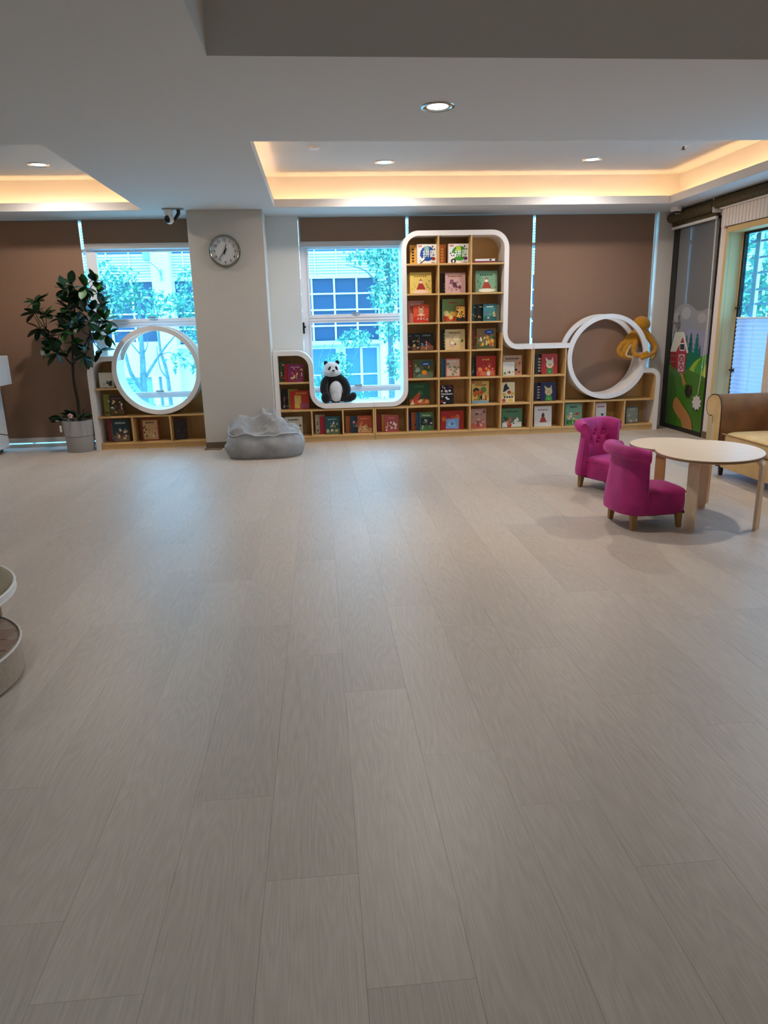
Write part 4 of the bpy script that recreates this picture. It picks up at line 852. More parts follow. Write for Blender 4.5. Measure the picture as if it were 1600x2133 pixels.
# ================================================================ BEAN BAG
bb = thing('bean_bag', 'slouched grey fabric bean bag in front of the column', 'bean bag', (-0.67, 8.24, 0))
M_BAG = noisy('grey_canvas', '#a8a7a5', '#949494', 9.0, 0.9, 0.35, 700.0)
def bag(u, v):
    a = 2*PI*u; t = v*PI*0.5                        # v: 0 rim at floor, 1 crown
    c_, s_ = math.cos(a), math.sin(a)
    sq = (abs(c_)**3.2+abs(s_)**3.2)**(-1/3.2)
    # profile: straight-ish wall with a belly, collapsing crown
    if v < 0.62:
        k = v/0.62; rad = 0.90+0.11*math.sin(PI*min(1, k*1.15)); z = 0.29*k
    else:
        k = (v-0.62)/0.38; rad = (0.90+0.11*math.sin(PI*1.0))*math.cos(k*PI/2)**0.8; z = 0.29+0.10*math.sin(k*PI/2)
    x = 0.468*rad*sq*c_*0.98; y = 0.40*rad*sq*s_
    # slumped crown: left hump, hollow, raised fold to the right of the middle
    q = max(0.0, min(1.0, (v-0.35)/0.35))
    hump = 0.05*math.exp(-((x-0.06)/0.12)**2-((y-0.14)/0.17)**2)+0.055*math.exp(-((x+0.25)/0.15)**2-((y-0.05)/0.25)**2)+0.02*math.exp(-((x-0.14)/0.10)**2-((y+0.12)/0.14)**2)
    hol = -0.095*math.exp(-((x+0.08)/0.10)**2-((y+0.14)/0.16)**2)-0.03*math.exp(-((x-0.33)/0.12)**2)
    z += q*(hump+hol)
    def tent(cx, cy, wx, wy): return max(0.0, 1-math.hypot((x-cx)/wx, (y-cy)/wy))
    z += q*(0.115*tent(-0.02, 0.10, 0.17, 0.24)+0.10*tent(0.15, -0.16, 0.20, 0.20)+0.05*tent(-0.30, -0.02, 0.22, 0.30)-0.05*tent(-0.10, -0.22, 0.15, 0.16))
    fold = abs(math.sin(5.3*a+3.1*v+1.6*math.sin(2.2*a)))**0.6*0.030+abs(math.sin(11.0*a+5*v))**0.7*0.012
    rr = 1+(-fold)*(0.15+0.85*q)
    w = 0.010*math.sin(17*x+9*z)*math.sin(13*z+4*x)
    q2 = max(0.0, min(1.0, (v-0.50)/0.2)); rg = mnoise.ridged_multi_fractal(Vector((x*4.8, y*4.8, z*5.5+3.7)), 0.8, 2.1, 4, 0.9, 2.0)
    z += q2*0.026*(rg-1.1); rr += 0.040*(0.12+0.88*q2)*(rg-1.1)*(1 if v < 0.9 else 0.3)
    crease = -0.030*q*(1-abs(math.sin(7.5*x+4.2*y+0.6)))**3 - 0.024*q*(1-abs(math.sin(4.0*x-6.5*y+1.1)))**4
    pin = -0.05*math.exp(-((z-0.17)/0.03)**2)*max(0, -c_)**6   # nipped left side
    return (x*rr+w+pin*c_*1.0, y*rr+w, max(0.002, z+crease))
MB().grid(bag, 132, 52, cu=True).build('cover', M_BAG, bb, True, local=True)
def on_bag(u, v, out=1.012): p = bag(u, v); return (p[0]*out, p[1]*out, p[2]+0.003)
MB().tube([on_bag(0.5+0.5*i/40, 0.60+0.035*math.sin(i*0.45+1.0)) for i in range(1, 40)], 0.0065, 6).build('seam', mat('seam_grey', '#c3c6cc', 0.8), bb, True, local=True)
MB().tube([on_bag(0.93, 0.05+0.5*i/14) for i in range(15)], 0.0035, 6).build('seam', mat('seam_grey', '#c3c6cc', 0.8), bb, True, local=True)
def flap(u, v):
    x = -0.02+0.20*u; y = 0.05+0.10*(v-0.5)+0.05*u
    return (x, y, 0.385+0.125*math.sin(PI*min(1, 0.15+u*0.85))**0.7*(1-abs(2*v-1)**1.5)+0.015*math.sin(9*u+4*v))
MB().grid(flap, 18, 14).build('loose_flap', M_BAG, bb, True, local=True)

# ================================================================ CHILDREN'S ARMCHAIRS
def velvet(name, c1, c2, c3, wgt=0.7):
    m = noisy(name, c1, c2, 6.0, 0.75, 0.15, 900.0, sheen=wgt, detail=2.0); m.node_tree.nodes['Principled BSDF'].inputs['Sheen Tint'].default_value = lin(c3); return m
M_PINK = velvet('magenta_velvet', '#c42a80', '#a11f6a', '#ff9ad4')
M_LEG = wood('oak_leg', '#a97c40', '#8a6230', 2, 2.0, 0.5)
def se(a, n=3.4):
    c_, s_ = math.cos(a), math.sin(a); k = (abs(c_)**n+abs(s_)**n)**(-1/n); return c_*k, s_*k
def tub_chair(loc, rz, label):
    c = thing('tub_chair', label, 'armchair', loc, rz, 'small magenta velvet tub chairs')
    A_, B_ = 0.235, 0.205
    buttons = [(PI+d, z) for d, z in ((0.0, 0.47), (0.55, 0.47), (-0.55, 0.47), (0.28, 0.395), (-0.28, 0.395), (0.80, 0.40), (-0.80, 0.40))]
    prof_out = [(0.000, 0.115), (0.030, 0.118), (0.034, 0.16), (0.026, 0.24), (0.012, 0.34), (0.002, 0.43), (-0.004, 0.485), (0.006, 0.505)]
    roll = [(0.012+0.046*math.cos(t), 0.550+0.046*math.sin(t)) for t in [math.radians(d) for d in range(-70, 171, 20)]]
    prof_in = [(-0.046, 0.535-0.0235*i) for i in range(1, 12)]+[(-0.050, 0.20), (-0.046, 0.115)]
    prof = prof_out+roll+prof_in; n = len(prof)
    def shell(u, v):
        s_ = -1+2*u; a = PI+s_*math.radians(66)
        cx, cy = se(a); k = abs(s_)
        i = min(n-1, int(round(v*(n-1)))); off, z = prof[i]
        edge = max(0.0, (k-0.86)/0.14)**2
        if i >= len(prof_out)+len(roll)-1 and z > 0.2:
            for ba, bz in buttons:
                da = (a-ba)*0.2; d2_ = da*da+(z-bz)**2; off += 0.030*math.exp(-d2_/0.00070)
            off += -0.006
        z2 = 0.115+(z-0.115)*(1-0.055*max(0, (k-0.55)/0.45)**2)
        off2 = off*(1-0.25*edge)
        nx, ny = cx/A_, cy/B_; l_ = math.hypot(nx, ny); nx, ny = nx/l_, ny/l_
        return (cx*A_+nx*off2, cy*B_+ny*off2, z2)
    mb = MB(); NU = 56; mb.grid(shell, NU, n-1)
    mb.f.append(tuple(range(n))); mb.mi.append(0); mb.f.append(tuple(range(NU*n, NU*n+n))[::-1]); mb.mi.append(0)
    mb.build('backrest', M_PINK, c, 50, local=True)
    # piping down the wing edges
    for u in (0.0, 1.0): MB().tube([Vector(shell(u, i/(n-1)))*1.002 for i in range(0, n-1)], 0.0045, 6).build('piping', M_PINK, c, True, local=True)
    # seat: D-shaped block with a domed top and a seam
    def seat(u, v):
        a = 2*PI*u; cx, cy = se(a, 5.0); r = 1.0; z = 0.0
        if v < 0.5: z = 0.105+0.145*(v/0.5); r = 0.985+0.02*math.sin(PI*v/0.5)
        else:
            k = (v-0.5)/0.5; r = math.cos(k*PI/2)**0.45; z = 0.25+0.040*math.sin(k*PI/2)
        return (0.048+0.190*cx*r, 0.178*cy*r, z)
    MB().grid(seat, 48, 20, cu=True).build('seat', M_PINK, c, True, local=True)
    MB().box(-0.13, 0.225, -0.165, 0.165, 0.098, 0.112).build('seat_base', mat('black_lining', '#1a1418', 0.9), c, local=True)
    MB().tube([Vector(seat(i/48, 0.5))*1.002 for i in range(48)], 0.0045, 6, closed=True).build('piping', M_PINK, c, True, local=True)
    for ba, bz in buttons[:5]:
        cx, cy = se(ba); MB().ell((cx*(A_-0.043), cy*(B_-0.043), bz), (0.011, 0.011, 0.011), 10, 6).build('button', M_PINK, c, True, local=True)
    for sx in (-1, 1):
        for sy in (-1, 1):
            x, y = sx*0.170+(0.0 if sx > 0 else 0.0), sy*0.155; w0, w1 = 0.014, 0.021; dx, dy = sx*0.006, sy*0.006
            lg = MB(); vs = []
            for z, w, ox, oy in ((0.0, w0, dx, dy), (0.108, w1, 0, 0)): vs += [(x+ox-w, y+oy-w, z), (x+ox+w, y+oy-w, z), (x+ox+w, y+oy+w, z), (x+ox-w, y+oy+w, z)]
            lg.add(vs, [(3, 2, 1, 0), (4, 5, 6, 7), (0, 1, 5, 4), (1, 2, 6, 5), (2, 3, 7, 6), (3, 0, 4, 7)]).build('leg', M_LEG, c, local=True)
    return c
tub_chair((2.292, 4.747, 0), math.radians(5), 'magenta velvet tub chair seen from behind, nearest the camera')
tub_chair((2.467, 5.825, 0), math.radians(-66), 'magenta velvet tub chair with tufted back, nearer the bookcase')

# ================================================================ NEST TABLES
M_BIRCHT = wood('birch_veneer', '#eed6ba', '#d9b691', 0, 1.3, 0.32, 8, 0.9)
M_PLY = wood('birch_ply_leg', '#ead0b2', '#d4b18b', 2, 1.6, 0.4, 8, 0.9)
def nest_table(cx, cy, h, ra, rb, ang, feet, label, leg_m):
    t = thing('nest_table', label, 'table', (cx, cy, 0), group='oval birch nest tables')
    ca, sa = math.cos(ang), math.sin(ang)
    def ring(k): return [(cx+ca*k*ra*math.cos(a)-sa*k*rb*math.sin(a), cy+sa*k*ra*math.cos(a)+ca*k*rb*math.sin(a)) for a in [2*PI*i/64 for i in range(64)]]
    mb = MB(); vs = []
    lv = [(0.985, h-0.022), (1.0, h-0.019), (1.0, h-0.003), (0.994, h)]
    for k, z in lv: vs += [(x, y, z) for x, y in ring(k)]
    fs = [tuple(range(64))[::-1], tuple(range(192, 256))]
    for j in range(3): fs += [(j*64+i, j*64+(i+1) % 64, (j+1)*64+(i+1) % 64, (j+1)*64+i) for i in range(64)]
    mb.add(vs, fs).build('table_top', M_BIRCHT, t, 40)
    eb = MB(); R1, R0 = ring(1.0012), ring(0.99)
    eb.add([(x, y, zz) for zz in (h-0.0185, h-0.0035) for x, y in R1], [(i, (i+1) % 64, 64+(i+1) % 64, 64+i) for i in range(64)]).build('edge_band', mat('ply_edge', '#b08a62', 0.5), t, True)
    e = MB()
    for zz in (h-0.016, h-0.011, h-0.006): e.tube([(x, y, zz) for x, y in ring(1.002)], 0.0012, 4, closed=True)
    e.build('ply_edge_lines', mat('ply_line', '#7d5f42', 0.6), t)
    for fx, fy in feet:
        d = Vector((cx-fx, cy-fy, 0)); L_ = min(d.length*0.7, 0.2); d.normalize(); s_ = Vector((-d.y, d.x, 0))
        hw, th = 0.036, 0.011; r = 0.045; top = h-0.0225-th
        path = [(0, 0.0), (0, top-r)]+[(r-r*math.cos(q), top-r+r*math.sin(q)) for q in [PI/2*i/7 for i in range(1, 8)]]+[(L_, top)]
        p1 = offset_path(path, th); p2 = offset_path(path, -th); m_ = len(path); vs = []
        for q in p1+p2:
            for sg in (-1, 1): vs.append(Vector((fx, fy, max(0.0, q[1])))+d*q[0]+s_*hw*sg)
        fs = []
        for i in range(m_-1):
            a, b = 2*i, 2*i+2; k = 2*m_
            fs += [(a, b, b+1, a+1), (k+a, k+a+1, k+b+1, k+b), (a, k+a, k+b, b), (a+1, b+1, k+b+1, k+a+1)]
        fs += [(0, 1, 2*m_+1, 2*m_), (2*m_-2, 4*m_-2, 4*m_-1, 2*m_-1)]
        MB().add(vs, fs).build('leg', leg_m, t, 30)
    return t
nest_table(2.729, 4.732, 0.520, 0.361, 0.449, math.radians(-29.7), [(2.520, 4.528), (2.962, 4.450), (2.898, 5.075)], 'larger oval birch nest table with bent plywood legs', M_PLY)
nest_table(2.800, 5.410, 0.450, 0.320, 0.320, math.radians(-29.7), [(2.620, 5.215), (3.012, 5.195), (2.850, 5.660)], 'smaller birch nest table tucked behind the larger one', wood('birch_leg_warm_lit', '#c99560', '#b07f4c', 2, 1.6, 0.4))  # orange light on these legs is put into the wood colour

# ================================================================ SOFA
M_CAMEL_SHADED = velvet('camel_velvet_shaded', '#7d5022', '#653d18', '#d0a060', 0.4)  # darker velvet: the shaded look of the arms is put into the colour
M_SEATC = velvet('tan_seat_velvet', '#dcb87e', '#caa46a', '#f0dcb8', 0.5)
so = thing('sofa', 'camel velvet sofa with rolled arms against the right wall', 'sofa', (4.05, 5.55, 0))
def arm_profile(y0, sgn):
    """(y, z) outline of a rolled arm: inner side at y0, roll curling outwards"""
    P = [(0.0, 0.10), (0.0, 0.55), (0.004, 0.64), (0.025, 0.70), (0.065, 0.738), (0.120, 0.745), (0.180, 0.735), (0.232, 0.70), (0.255, 0.65), (0.248, 0.595), (0.222, 0.558), (0.185, 0.545), (0.150, 0.552), (0.132, 0.535), (0.126, 0.48), (0.126, 0.10)]
    return [(y0+sgn*p[0], p[1]) for p in P]
for y0, sg in ((6.085, 1), (5.015, -1)):
    P = arm_profile(y0, sg)
    MB().prism(P, 3.60, 4.45, 0).build('arm', M_CAMEL_SHADED, so, 50)
    MB().prism([(y0+(y-y0)*0.985+sg*0.002, 0.10+(z-0.10)*0.992) for y, z in P], 3.590, 3.602, 0).build('arm_front', M_SEATC, so)
    MB().tube([(3.594, y, z) for y, z in P[:-1]], 0.006, 6).build('piping', mat('dark_piping', '#4a3018', 0.7), so, True)
MB().box(3.62, 4.45, 5.02, 6.08, 0.09, 0.285, 0.02).build('seat_base', M_SEATC, so, 40)
def cushion(x0, x1, y0, y1, z0, z1, puff=0.02, n=20):
    def f(u, v):
        a = 2*PI*u; cx, cy = se(a, 9.0); t = -PI/2+PI*v; r = abs(math.cos(t))**0.22; 
        return ((x0+x1)/2+(x1-x0)/2*cx*r, (y0+y1)/2+(y1-y0)/2*cy*r, (z0+z1)/2+(z1-z0)/2*math.copysign(abs(math.sin(t))**0.5, math.sin(t))+(puff*(1-r*r) if v > 0.5 else 0))
    return MB().grid(f, 56, n, cu=True)
cushion(3.598, 4.25, 5.03, 6.075, 0.285, 0.425).build('seat_cushion', M_SEATC, so, True)
MB().tube([(3.601, 5.06, 0.405), (3.601, 6.045, 0.405)], 0.006, 6).tube([(3.601, 5.06, 0.305), (3.601, 6.045, 0.305)], 0.006, 6).build('piping', mat('tan_piping', '#a07c4c', 0.7), so, True)
cushion(4.20, 4.47, 5.03, 6.075, 0.40, 0.80, 0.01).build('back_cushion', M_CAMEL_SHADED, so, True)
MB().box(4.40, 4.56, 4.9, 6.2, 0.09, 0.78, 0.03).build('backrest', M_CAMEL_SHADED, so, 40)
for x in (3.68, 4.42):
    for y in (4.95, 6.15): MB().lathe([(0.018, 0.0), (0.026, 0.09), (0.0, 0.09)], 12, (x, y, 0)).lathe([(0.0, 0.0), (0.018, 0.0)], 12, (x, y, 0)).build('leg', mat('dark_wood', '#2a1c12', 0.4), so, True)

# ================================================================ POTTED TREE
PT = (-2.975, 8.93)
pt = thing('potted_tree', 'leafy rubber tree in a grey pot beside the left bookcase', 'potted plant', (PT[0], PT[1], 0))
M_POT = mat('grey_pot', '#a19d99', 0.6, bump=0.05, bscale=200)
po = MB().lathe([(0.0, 0.0), (0.150, 0.0), (0.157, 0.012), (0.166, 0.19), (0.169, 0.193), (0.168, 0.20), (0.178, 0.372), (0.176, 0.384), (0.168, 0.384), (0.162, 0.34), (0.0, 0.34)], 48, (PT[0], PT[1], 0)).build('pot', M_POT, pt, 35)
MB().tube([(PT[0]+0.1672*math.cos(2*PI*i/40), PT[1]+0.1672*math.sin(2*PI*i/40), 0.196) for i in range(40)], 0.0028, 6, closed=True).build('groove', mat('pot_groove', '#4d4a47', 0.7), po)
MB().lathe([(0.0, 0.342), (0.162, 0.342)], 32, (PT[0], PT[1], 0)).build('soil', noisy('potting_soil', '#241a12', '#3a2b1e', 60, 1.0, 0.8, 200), po)
MB().box(-3.155, -3.135, 8.80, 8.83, 0.255, 0.33, 0.003).build('care_tag', M_TRIMW, pt)
M_BARK = noisy('tree_bark', '#3a2a1c', '#22180f', 40, 0.9, 0.5, 120)
zt = lambda a, b: (40+a*0.13125, 560+b*0.13125)
def px_at(x, y, Y):
    r = (r2*((x-800)/F_PX)+d2*((y-1066.5)/F_PX)+fw); t = Y/r.y; return Vector((0, 0, CAM_H))+r*t
base = Vector((-2.955, 8.93, 0.34)); fork = Vector((-2.945, 8.93, 1.04))
MB().tube(smooth_path([base, (-2.945, 8.94, 0.6), (-2.955, 8.925, 0.82), fork], 6), [0.020]*6+[0.018]*6+[0.016]*7, 10).build('trunk', M_BARK, pt, True)
tips = [(280, 520), (250, 700), (420, 740), (330, 950), (520, 1080), (480, 1240), (600, 1340), (700, 330), (830, 250), (900, 420), (1050, 300), (1200, 200), (1250, 380), (1050, 560), (850, 560), (1310, 570), (1150, 650), (740, 620), (680, 790), (900, 740), (1110, 850), (1370, 820), (740, 980), (950, 900), (1250, 1000), (1390, 1050), (900, 1180), (1080, 1250), (1040, 1390), (1300, 1290), (1190, 1130), (820, 860), (1000, 420), (1230, 860)]
hubs = [px_at(*zt(430, 960), 8.93), px_at(*zt(640, 1250), 8.90), px_at(*zt(840, 1000), 8.93), px_at(*zt(880, 600), 8.96), px_at(*zt(1120, 1050), 8.92), px_at(*zt(1000, 380), 8.95)]
def limb(a, b, ra, rb, nm_='branch'):
    m_ = (a+b)/2+Vector((0, 0, -0.03)); P = smooth_path([a, m_, b], 4); n_ = len(P)
    MB().tube(P, [ra+(rb-ra)*i/(n_-1) for i in range(n_)], 6).build(nm_, M_BARK, pt, True)
limb(fork, hubs[1], 0.012, 0.009); limb(hubs[1], hubs[0], 0.009, 0.007); limb(fork, hubs[2], 0.014, 0.010); limb(hubs[2], hubs[3], 0.010, 0.008); limb(fork, hubs[4], 0.012, 0.008); limb(hubs[3], hubs[5], 0.008, 0.006)
def leaf_mesh(name, m, w=0.60, curl=0.12):
    mb = MB(); n_ = 8; vs = []
    for i in range(n_+1):
        t = i/n_; hw = w*0.5*math.sin(PI*min(1, t**0.85))**0.75*(0.65+0.5*t); x = t; z = -curl*t*t+0.02*math.sin(PI*t)
        vs += [(x, -hw, z+0.10*hw), (x, 0, z-0.02), (x, hw, z+0.10*hw)]
    fs = []
    for i in range(n_):
        for k in (0, 1): fs.append((3*i+k, 3*i+3+k, 3*i+4+k, 3*i+1+k))
    return mb.add(vs, fs).mesh(name, m, True)
M_LEAF = noisy('rubber_leaf', '#103514', '#0a260d', 4.0, 0.42, 0.05, 60.0)
M_LEAF2 = noisy('rubber_leaf_young', '#2a6220', '#1c4c16', 4.0, 0.45, 0.05, 60.0)
leaf_a, leaf_b = leaf_mesh('leaf', M_LEAF), leaf_mesh('leaf', M_LEAF2)
def put_leaf(me, P, dirv, L_, roll, parent):
    d = Vector(dirv).normalized(); up = Vector((0, 0, 1)); s_ = up.cross(d)
    if s_.length < 1e-3: s_ = Vector((1, 0, 0))
    s_.normalize(); n_ = d.cross(s_)
    s2 = math.cos(roll)*s_+math.sin(roll)*n_; n2 = d.cross(s2)
    m_ = Matrix((d, s2, n2)).transposed().to_4x4() @ Matrix.Diagonal((L_, L_, L_, 1)); m_.translation = P-parent.location
    o = bpy.data.objects.new('leaf', me); C.objects.link(o); o.parent = parent; o.matrix_local = m_; return o
rl = random.Random(21); n_leaf = 0
for a, b in tips:
    Y = 8.90+rl.uniform(-0.20, 0.13); P = px_at(*zt(a, b), Y)
    h_ = min(hubs, key=lambda q: (q-P).length); limb(h_, P, 0.006, 0.004, 'twig')
    ax = (P-h_).normalized(); k = rl.randint(7, 8)
    for i in range(k):
        t = 2*PI*i/k+rl.uniform(-0.3, 0.3); e1 = ax.orthogonal().normalized(); e2 = ax.cross(e1)
        d = ax*rl.uniform(0.15, 0.7)+e1*math.cos(t)+e2*math.sin(t)+Vector((0, -0.15, rl.uniform(-0.25, 0.25)))
        L_ = rl.uniform(0.125, 0.185); tip = P+d.normalized()*L_
        if tip.y > 9.29 or (tip.z < 1.2 and tip.x > -2.80 and tip.y > 8.89): continue
        put_leaf(leaf_b if (rl.random() < (0.35 if P.x > -2.65 else 0.10)) else leaf_a, P, d, L_, rl.uniform(-0.5, 0.5), pt); n_leaf += 1
# low plants in the pot
sm_a = leaf_mesh('leaf', M_LEAF, 0.62, 0.25)
for i in range(38):
    t = rl.uniform(0, 2*PI); r_ = rl.uniform(0.04, 0.15); P = Vector((PT[0]+r_*math.cos(t), PT[1]+r_*math.sin(t), 0.39+rl.uniform(0, 0.07)))
    if i < 12: t = PI+rl.uniform(-0.4, 0.4); P = Vector((PT[0]-0.13-0.02*i*0.4, PT[1]-0.08, 0.40+rl.uniform(-0.015, 0.02)))
    if P.x > -2.87 and P.y > 8.86: P.y = 8.84
    d = Vector((math.cos(t), min(math.sin(t), 0.1)-0.3, rl.uniform(0.0, 0.9)))
    if P.x + 0.07*d.x > -2.80: d.x = -abs(d.x)
    put_leaf(sm_a, P, d, rl.uniform(0.075, 0.115), rl.uniform(-1.3, 1.3), pt)
fl_ = MB()
for i in range(5):
    t = 2*PI*i/5+0.3; fl_.ell((-2.995+0.018*math.cos(t), 8.755, 0.452+0.018*math.sin(t)), (0.014, 0.004, 0.014), 10, 6)
fl_.build('flower', mat('pink_petal', '#e0b0ac', 0.6), pt, True); MB().ell((-2.995, 8.75, 0.452), (0.006, 0.004, 0.006), 8, 6).build('flower_centre', mat('rose_centre', '#b05a62', 0.6), pt, True)
MB().tube([(-2.985, 8.80, 0.36), (-2.99, 8.765, 0.445)], 0.003, 5).build('flower_stem', M_LEAF, pt)

# ================================================================ RECEPTION COUNTER
rcn = thing('reception_counter', 'white reception counter end at the far left edge', 'counter', (-4.3, 8.0, 0))
M_CNT = mat('white_counter', '#dfe1e0', 0.4)
MB().box(-4.9, -3.745, 6.6, 9.10, 0.825, 1.165, 0.004).build('upper_shelf', M_CNT, rcn)
MB().box(-4.8, -3.885, 6.6, 9.09, 0.06, 0.825, 0.004).build('body', M_CNT, rcn)
MB().box(-4.75, -3.95, 6.65, 9.04, 0.0, 0.06).build('toe_kick', mat('dark_kick', '#5a5048', 0.6), rcn)
x = -3.8835
MB().add([(x, 9.09, 0.195), (x, 9.09, 0.205), (x, 6.9, 0.71), (x, 6.9, 0.70)], [(0, 1, 2, 3)]).build('inlay_line', M_BLACK, rcn)

# ================================================================ ROUNDED STEP SHELF (left foreground)
rs = thing('rounded_bench_shelf', 'rounded wooden bench shelf with white edges at the left foreground', 'bench', (-1.815, 2.85, 0))
M_WAL = wood('walnut_board', '#a98873', '#866653', 0, 1.5, 0.5, 8, 0.8)
M_WALV = wood('walnut_panel', '#8a6a58', '#6f5244', 2, 1.5, 0.5, 8, 0.8)
def dshape(r, n=28): return [(-1.815+r*math.cos(a), 2.85+r*math.sin(a)) for a in [-PI/2+PI*i/n for i in range(n+1)]]+[(-3.2, 2.85+r), (-3.2, 2.85-r)]
for z0, z1, r, nm_ in ((0.012, 0.148, 0.470, 'base_shelf'), (0.375, 0.405, 0.482, 'top_board')):
    MB().prism(dshape(r), z0, z1, 2).build(nm_, wood('pale_oak_face', '#b8a793', '#9c8a76', 0, 1.5, 0.5), rs)
MB().prism(dshape(0.455), 0.0, 0.012, 2).build('toe_kick', M_BLACK, rs)
for k in range(8):
    y0 = 2.39+k*0.116
    xm = -1.815+math.sqrt(max(0.01, 0.462**2-max(abs(y0-2.85), abs(y0+0.112-2.85))**2)) if max(abs(y0-2.85), abs(y0+0.112-2.85)) < 0.46 else -1.88
    MB().box(-3.2, xm, y0, y0+0.112, 0.148, 0.152, 0.001).build('slat', M_WAL, rs)
for z, r, h_ in ((0.150, 0.472, 0.012), (0.405, 0.484, 0.010), (0.378, 0.484, 0.010)):
    MB().tube([(x_, y_, z) for x_, y_ in dshape(r)[:-2]], 0.006, 6).build('white_edging', M_TRIMW, rs, True)
ed = MB(); D1 = dshape(0.4835)[:-2]
ed.add([(x_, y_, z_) for z_ in (0.376, 0.406) for x_, y_ in D1], [(i, i+1, len(D1)+i+1, len(D1)+i) for i in range(len(D1)-1)]).build('white_edging', M_TRIMW, rs, True)
MB().box(-3.2, -1.545, 3.225, 3.245, 0.148, 0.376).build('back_panel', M_WALV, rs)
MB().box(-2.6, -2.58, 2.5, 3.22, 0.152, 0.375).build('divider', M_WALV, rs)
def pad(u, v):
    a = -PI/2+PI*u if u <= 1 else 0
    r = 0.472*math.cos(v*PI/2)**0.25 if v < 1 else 0.0
    return (-1.815+r*math.cos(a), 2.85+r*math.sin(a), 0.407+0.035*math.sin(v*PI/2))
MB().grid(pad, 30, 12).box(-3.2, -1.815, 2.385, 3.315, 0.407, 0.440, 0.01).build('seat_pad', velvet('olive_pad', '#8d7d60', '#7c6d52', '#c9b890', 0.4), rs, True)

# small things on the floor by the column
for x, y, rz, c_, lb_ in ((-1.385, 8.66, 0.15, '#7a6c5a', 'small brown floor socket cover beside the column base'), (-1.285, 8.64, -0.35, '#8a7b68', 'small loose tan cover plate right of the floor socket')):
    q = thing('floor_plate', lb_, 'cover plate', (x, y, 0), rz)
    MB().box(-0.055, 0.055, -0.04, 0.04, 0.0, 0.012, 0.002).build('plate', mat('plate_%s' % c_.strip('#'), c_, 0.5), q, local=True)
    MB().box(-0.045, 0.045, -0.03, 0.03, 0.012, 0.015, 0.001).build('lid', mat('plate_lid', '#665a4a', 0.5), q, local=True)
# ================================================================ PLUSH PANDA
pn = thing('plush_panda', 'black and white plush panda sitting on the white ledge', 'plush toy', (0.19, 9.08, 0.4755))
M_PB = noisy('black_plush', '#101114', '#0a0a0d', 30, 0.95, 0.6, 500, sheen=0.25)
M_PW = noisy('white_plush', '#e4e6e8', '#d6d8da', 30, 0.95, 0.5, 400, sheen=0.3)
def fuse(o, vox, sm=6):
    r = o.modifiers.new('fuse', 'REMESH'); r.mode = 'VOXEL'; r.voxel_size = vox; r.use_smooth_shade = True
    s_ = o.modifiers.new('soften', 'SMOOTH'); s_.iterations = sm; s_.factor = 0.5; return o
pb = MB()
pb.ell((0.187, 9.12, 0.60), (0.145, 0.105, 0.130), 24, 16).ell((0.175, 9.12, 0.745), (0.126, 0.090, 0.110), 24, 14).ell((0.16, 9.12, 0.815), (0.098, 0.075, 0.055), 20, 12)
pb.tube(smooth_path([(0.125, 9.11, 0.795), (0.060, 9.07, 0.735), (0.042, 9.035, 0.64), (0.075, 9.02, 0.565)], 5), [0.052]*6+[0.050]*6+[0.045]*4, 14)
pb.tube(smooth_path([(0.215, 9.11, 0.795), (0.295, 9.07, 0.735), (0.332, 9.04, 0.64), (0.300, 9.02, 0.565)], 5), [0.054]*6+[0.052]*6+[0.046]*4, 14)
pb.ell((0.070, 9.03, 0.540), (0.066, 0.085, 0.066), 20, 14).ell((0.060, 8.985, 0.545), (0.058, 0.040, 0.070), 18, 12)
pb.tube(smooth_path([(0.26, 9.06, 0.54), (0.33, 9.02, 0.535), (0.385, 8.99, 0.54)], 5), [0.060, 0.060, 0.058, 0.058, 0.057, 0.056, 0.056, 0.055, 0.055, 0.054, 0.05], 14)
pb.ell((0.400, 8.985, 0.553), (0.048, 0.045, 0.058), 18, 12, Matrix.Rotation(math.radians(35), 3, 'Y'))
fuse(pb.build('body', M_PB, pn, True), 0.008, 5)
ph = MB().ell((0.153, 9.10, 0.892), (0.104, 0.090, 0.092), 28, 20).ell((0.153, 9.095, 0.855), (0.118, 0.094, 0.066), 28, 16).ell((0.165, 9.02, 0.865), (0.045, 0.035, 0.036), 18, 12)
ph = fuse(ph.build('head', M_PW, pn, True), 0.007, 6)
for x_, z_ in ((0.080, 0.966), (0.225, 0.972)): MB().ell((x_, 9.105, z_), (0.026, 0.016, 0.030), 14, 10).build('ear', M_PB, ph, True)
for x_, z_, a_ in ((0.124, 0.905, 0.45), (0.210, 0.906, -0.35)): MB().ell((x_, 9.020 if x_ < 0.2 else 9.026, z_), (0.015, 0.012, 0.028), 14, 10, Matrix.Rotation(a_, 3, 'Y')).build('eye_patch', M_PB, ph, True)
MB().ell((0.172, 8.985, 0.880), (0.018, 0.010, 0.011), 14, 8).build('nose', mat('nose_black', '#08080a', 0.3), ph, True)
MB().tube(smooth_path([(0.150, 8.991, 0.857), (0.168, 8.985, 0.851), (0.188, 8.991, 0.858)], 4), 0.0018, 5).build('mouth', mat('stitch_grey', '#6a6f78', 0.8), ph)
fuse(MB().ell((0.194, 9.045, 0.620), (0.086, 0.062, 0.130), 24, 18).ell((0.196, 9.03, 0.56), (0.078, 0.05, 0.072), 20, 14).build('belly', M_PW, pn, True), 0.008, 4)
MB().box(0.270, 0.278, 8.985, 8.99, 0.478, 0.494).build('sewn_label', M_TRIMW, pn)

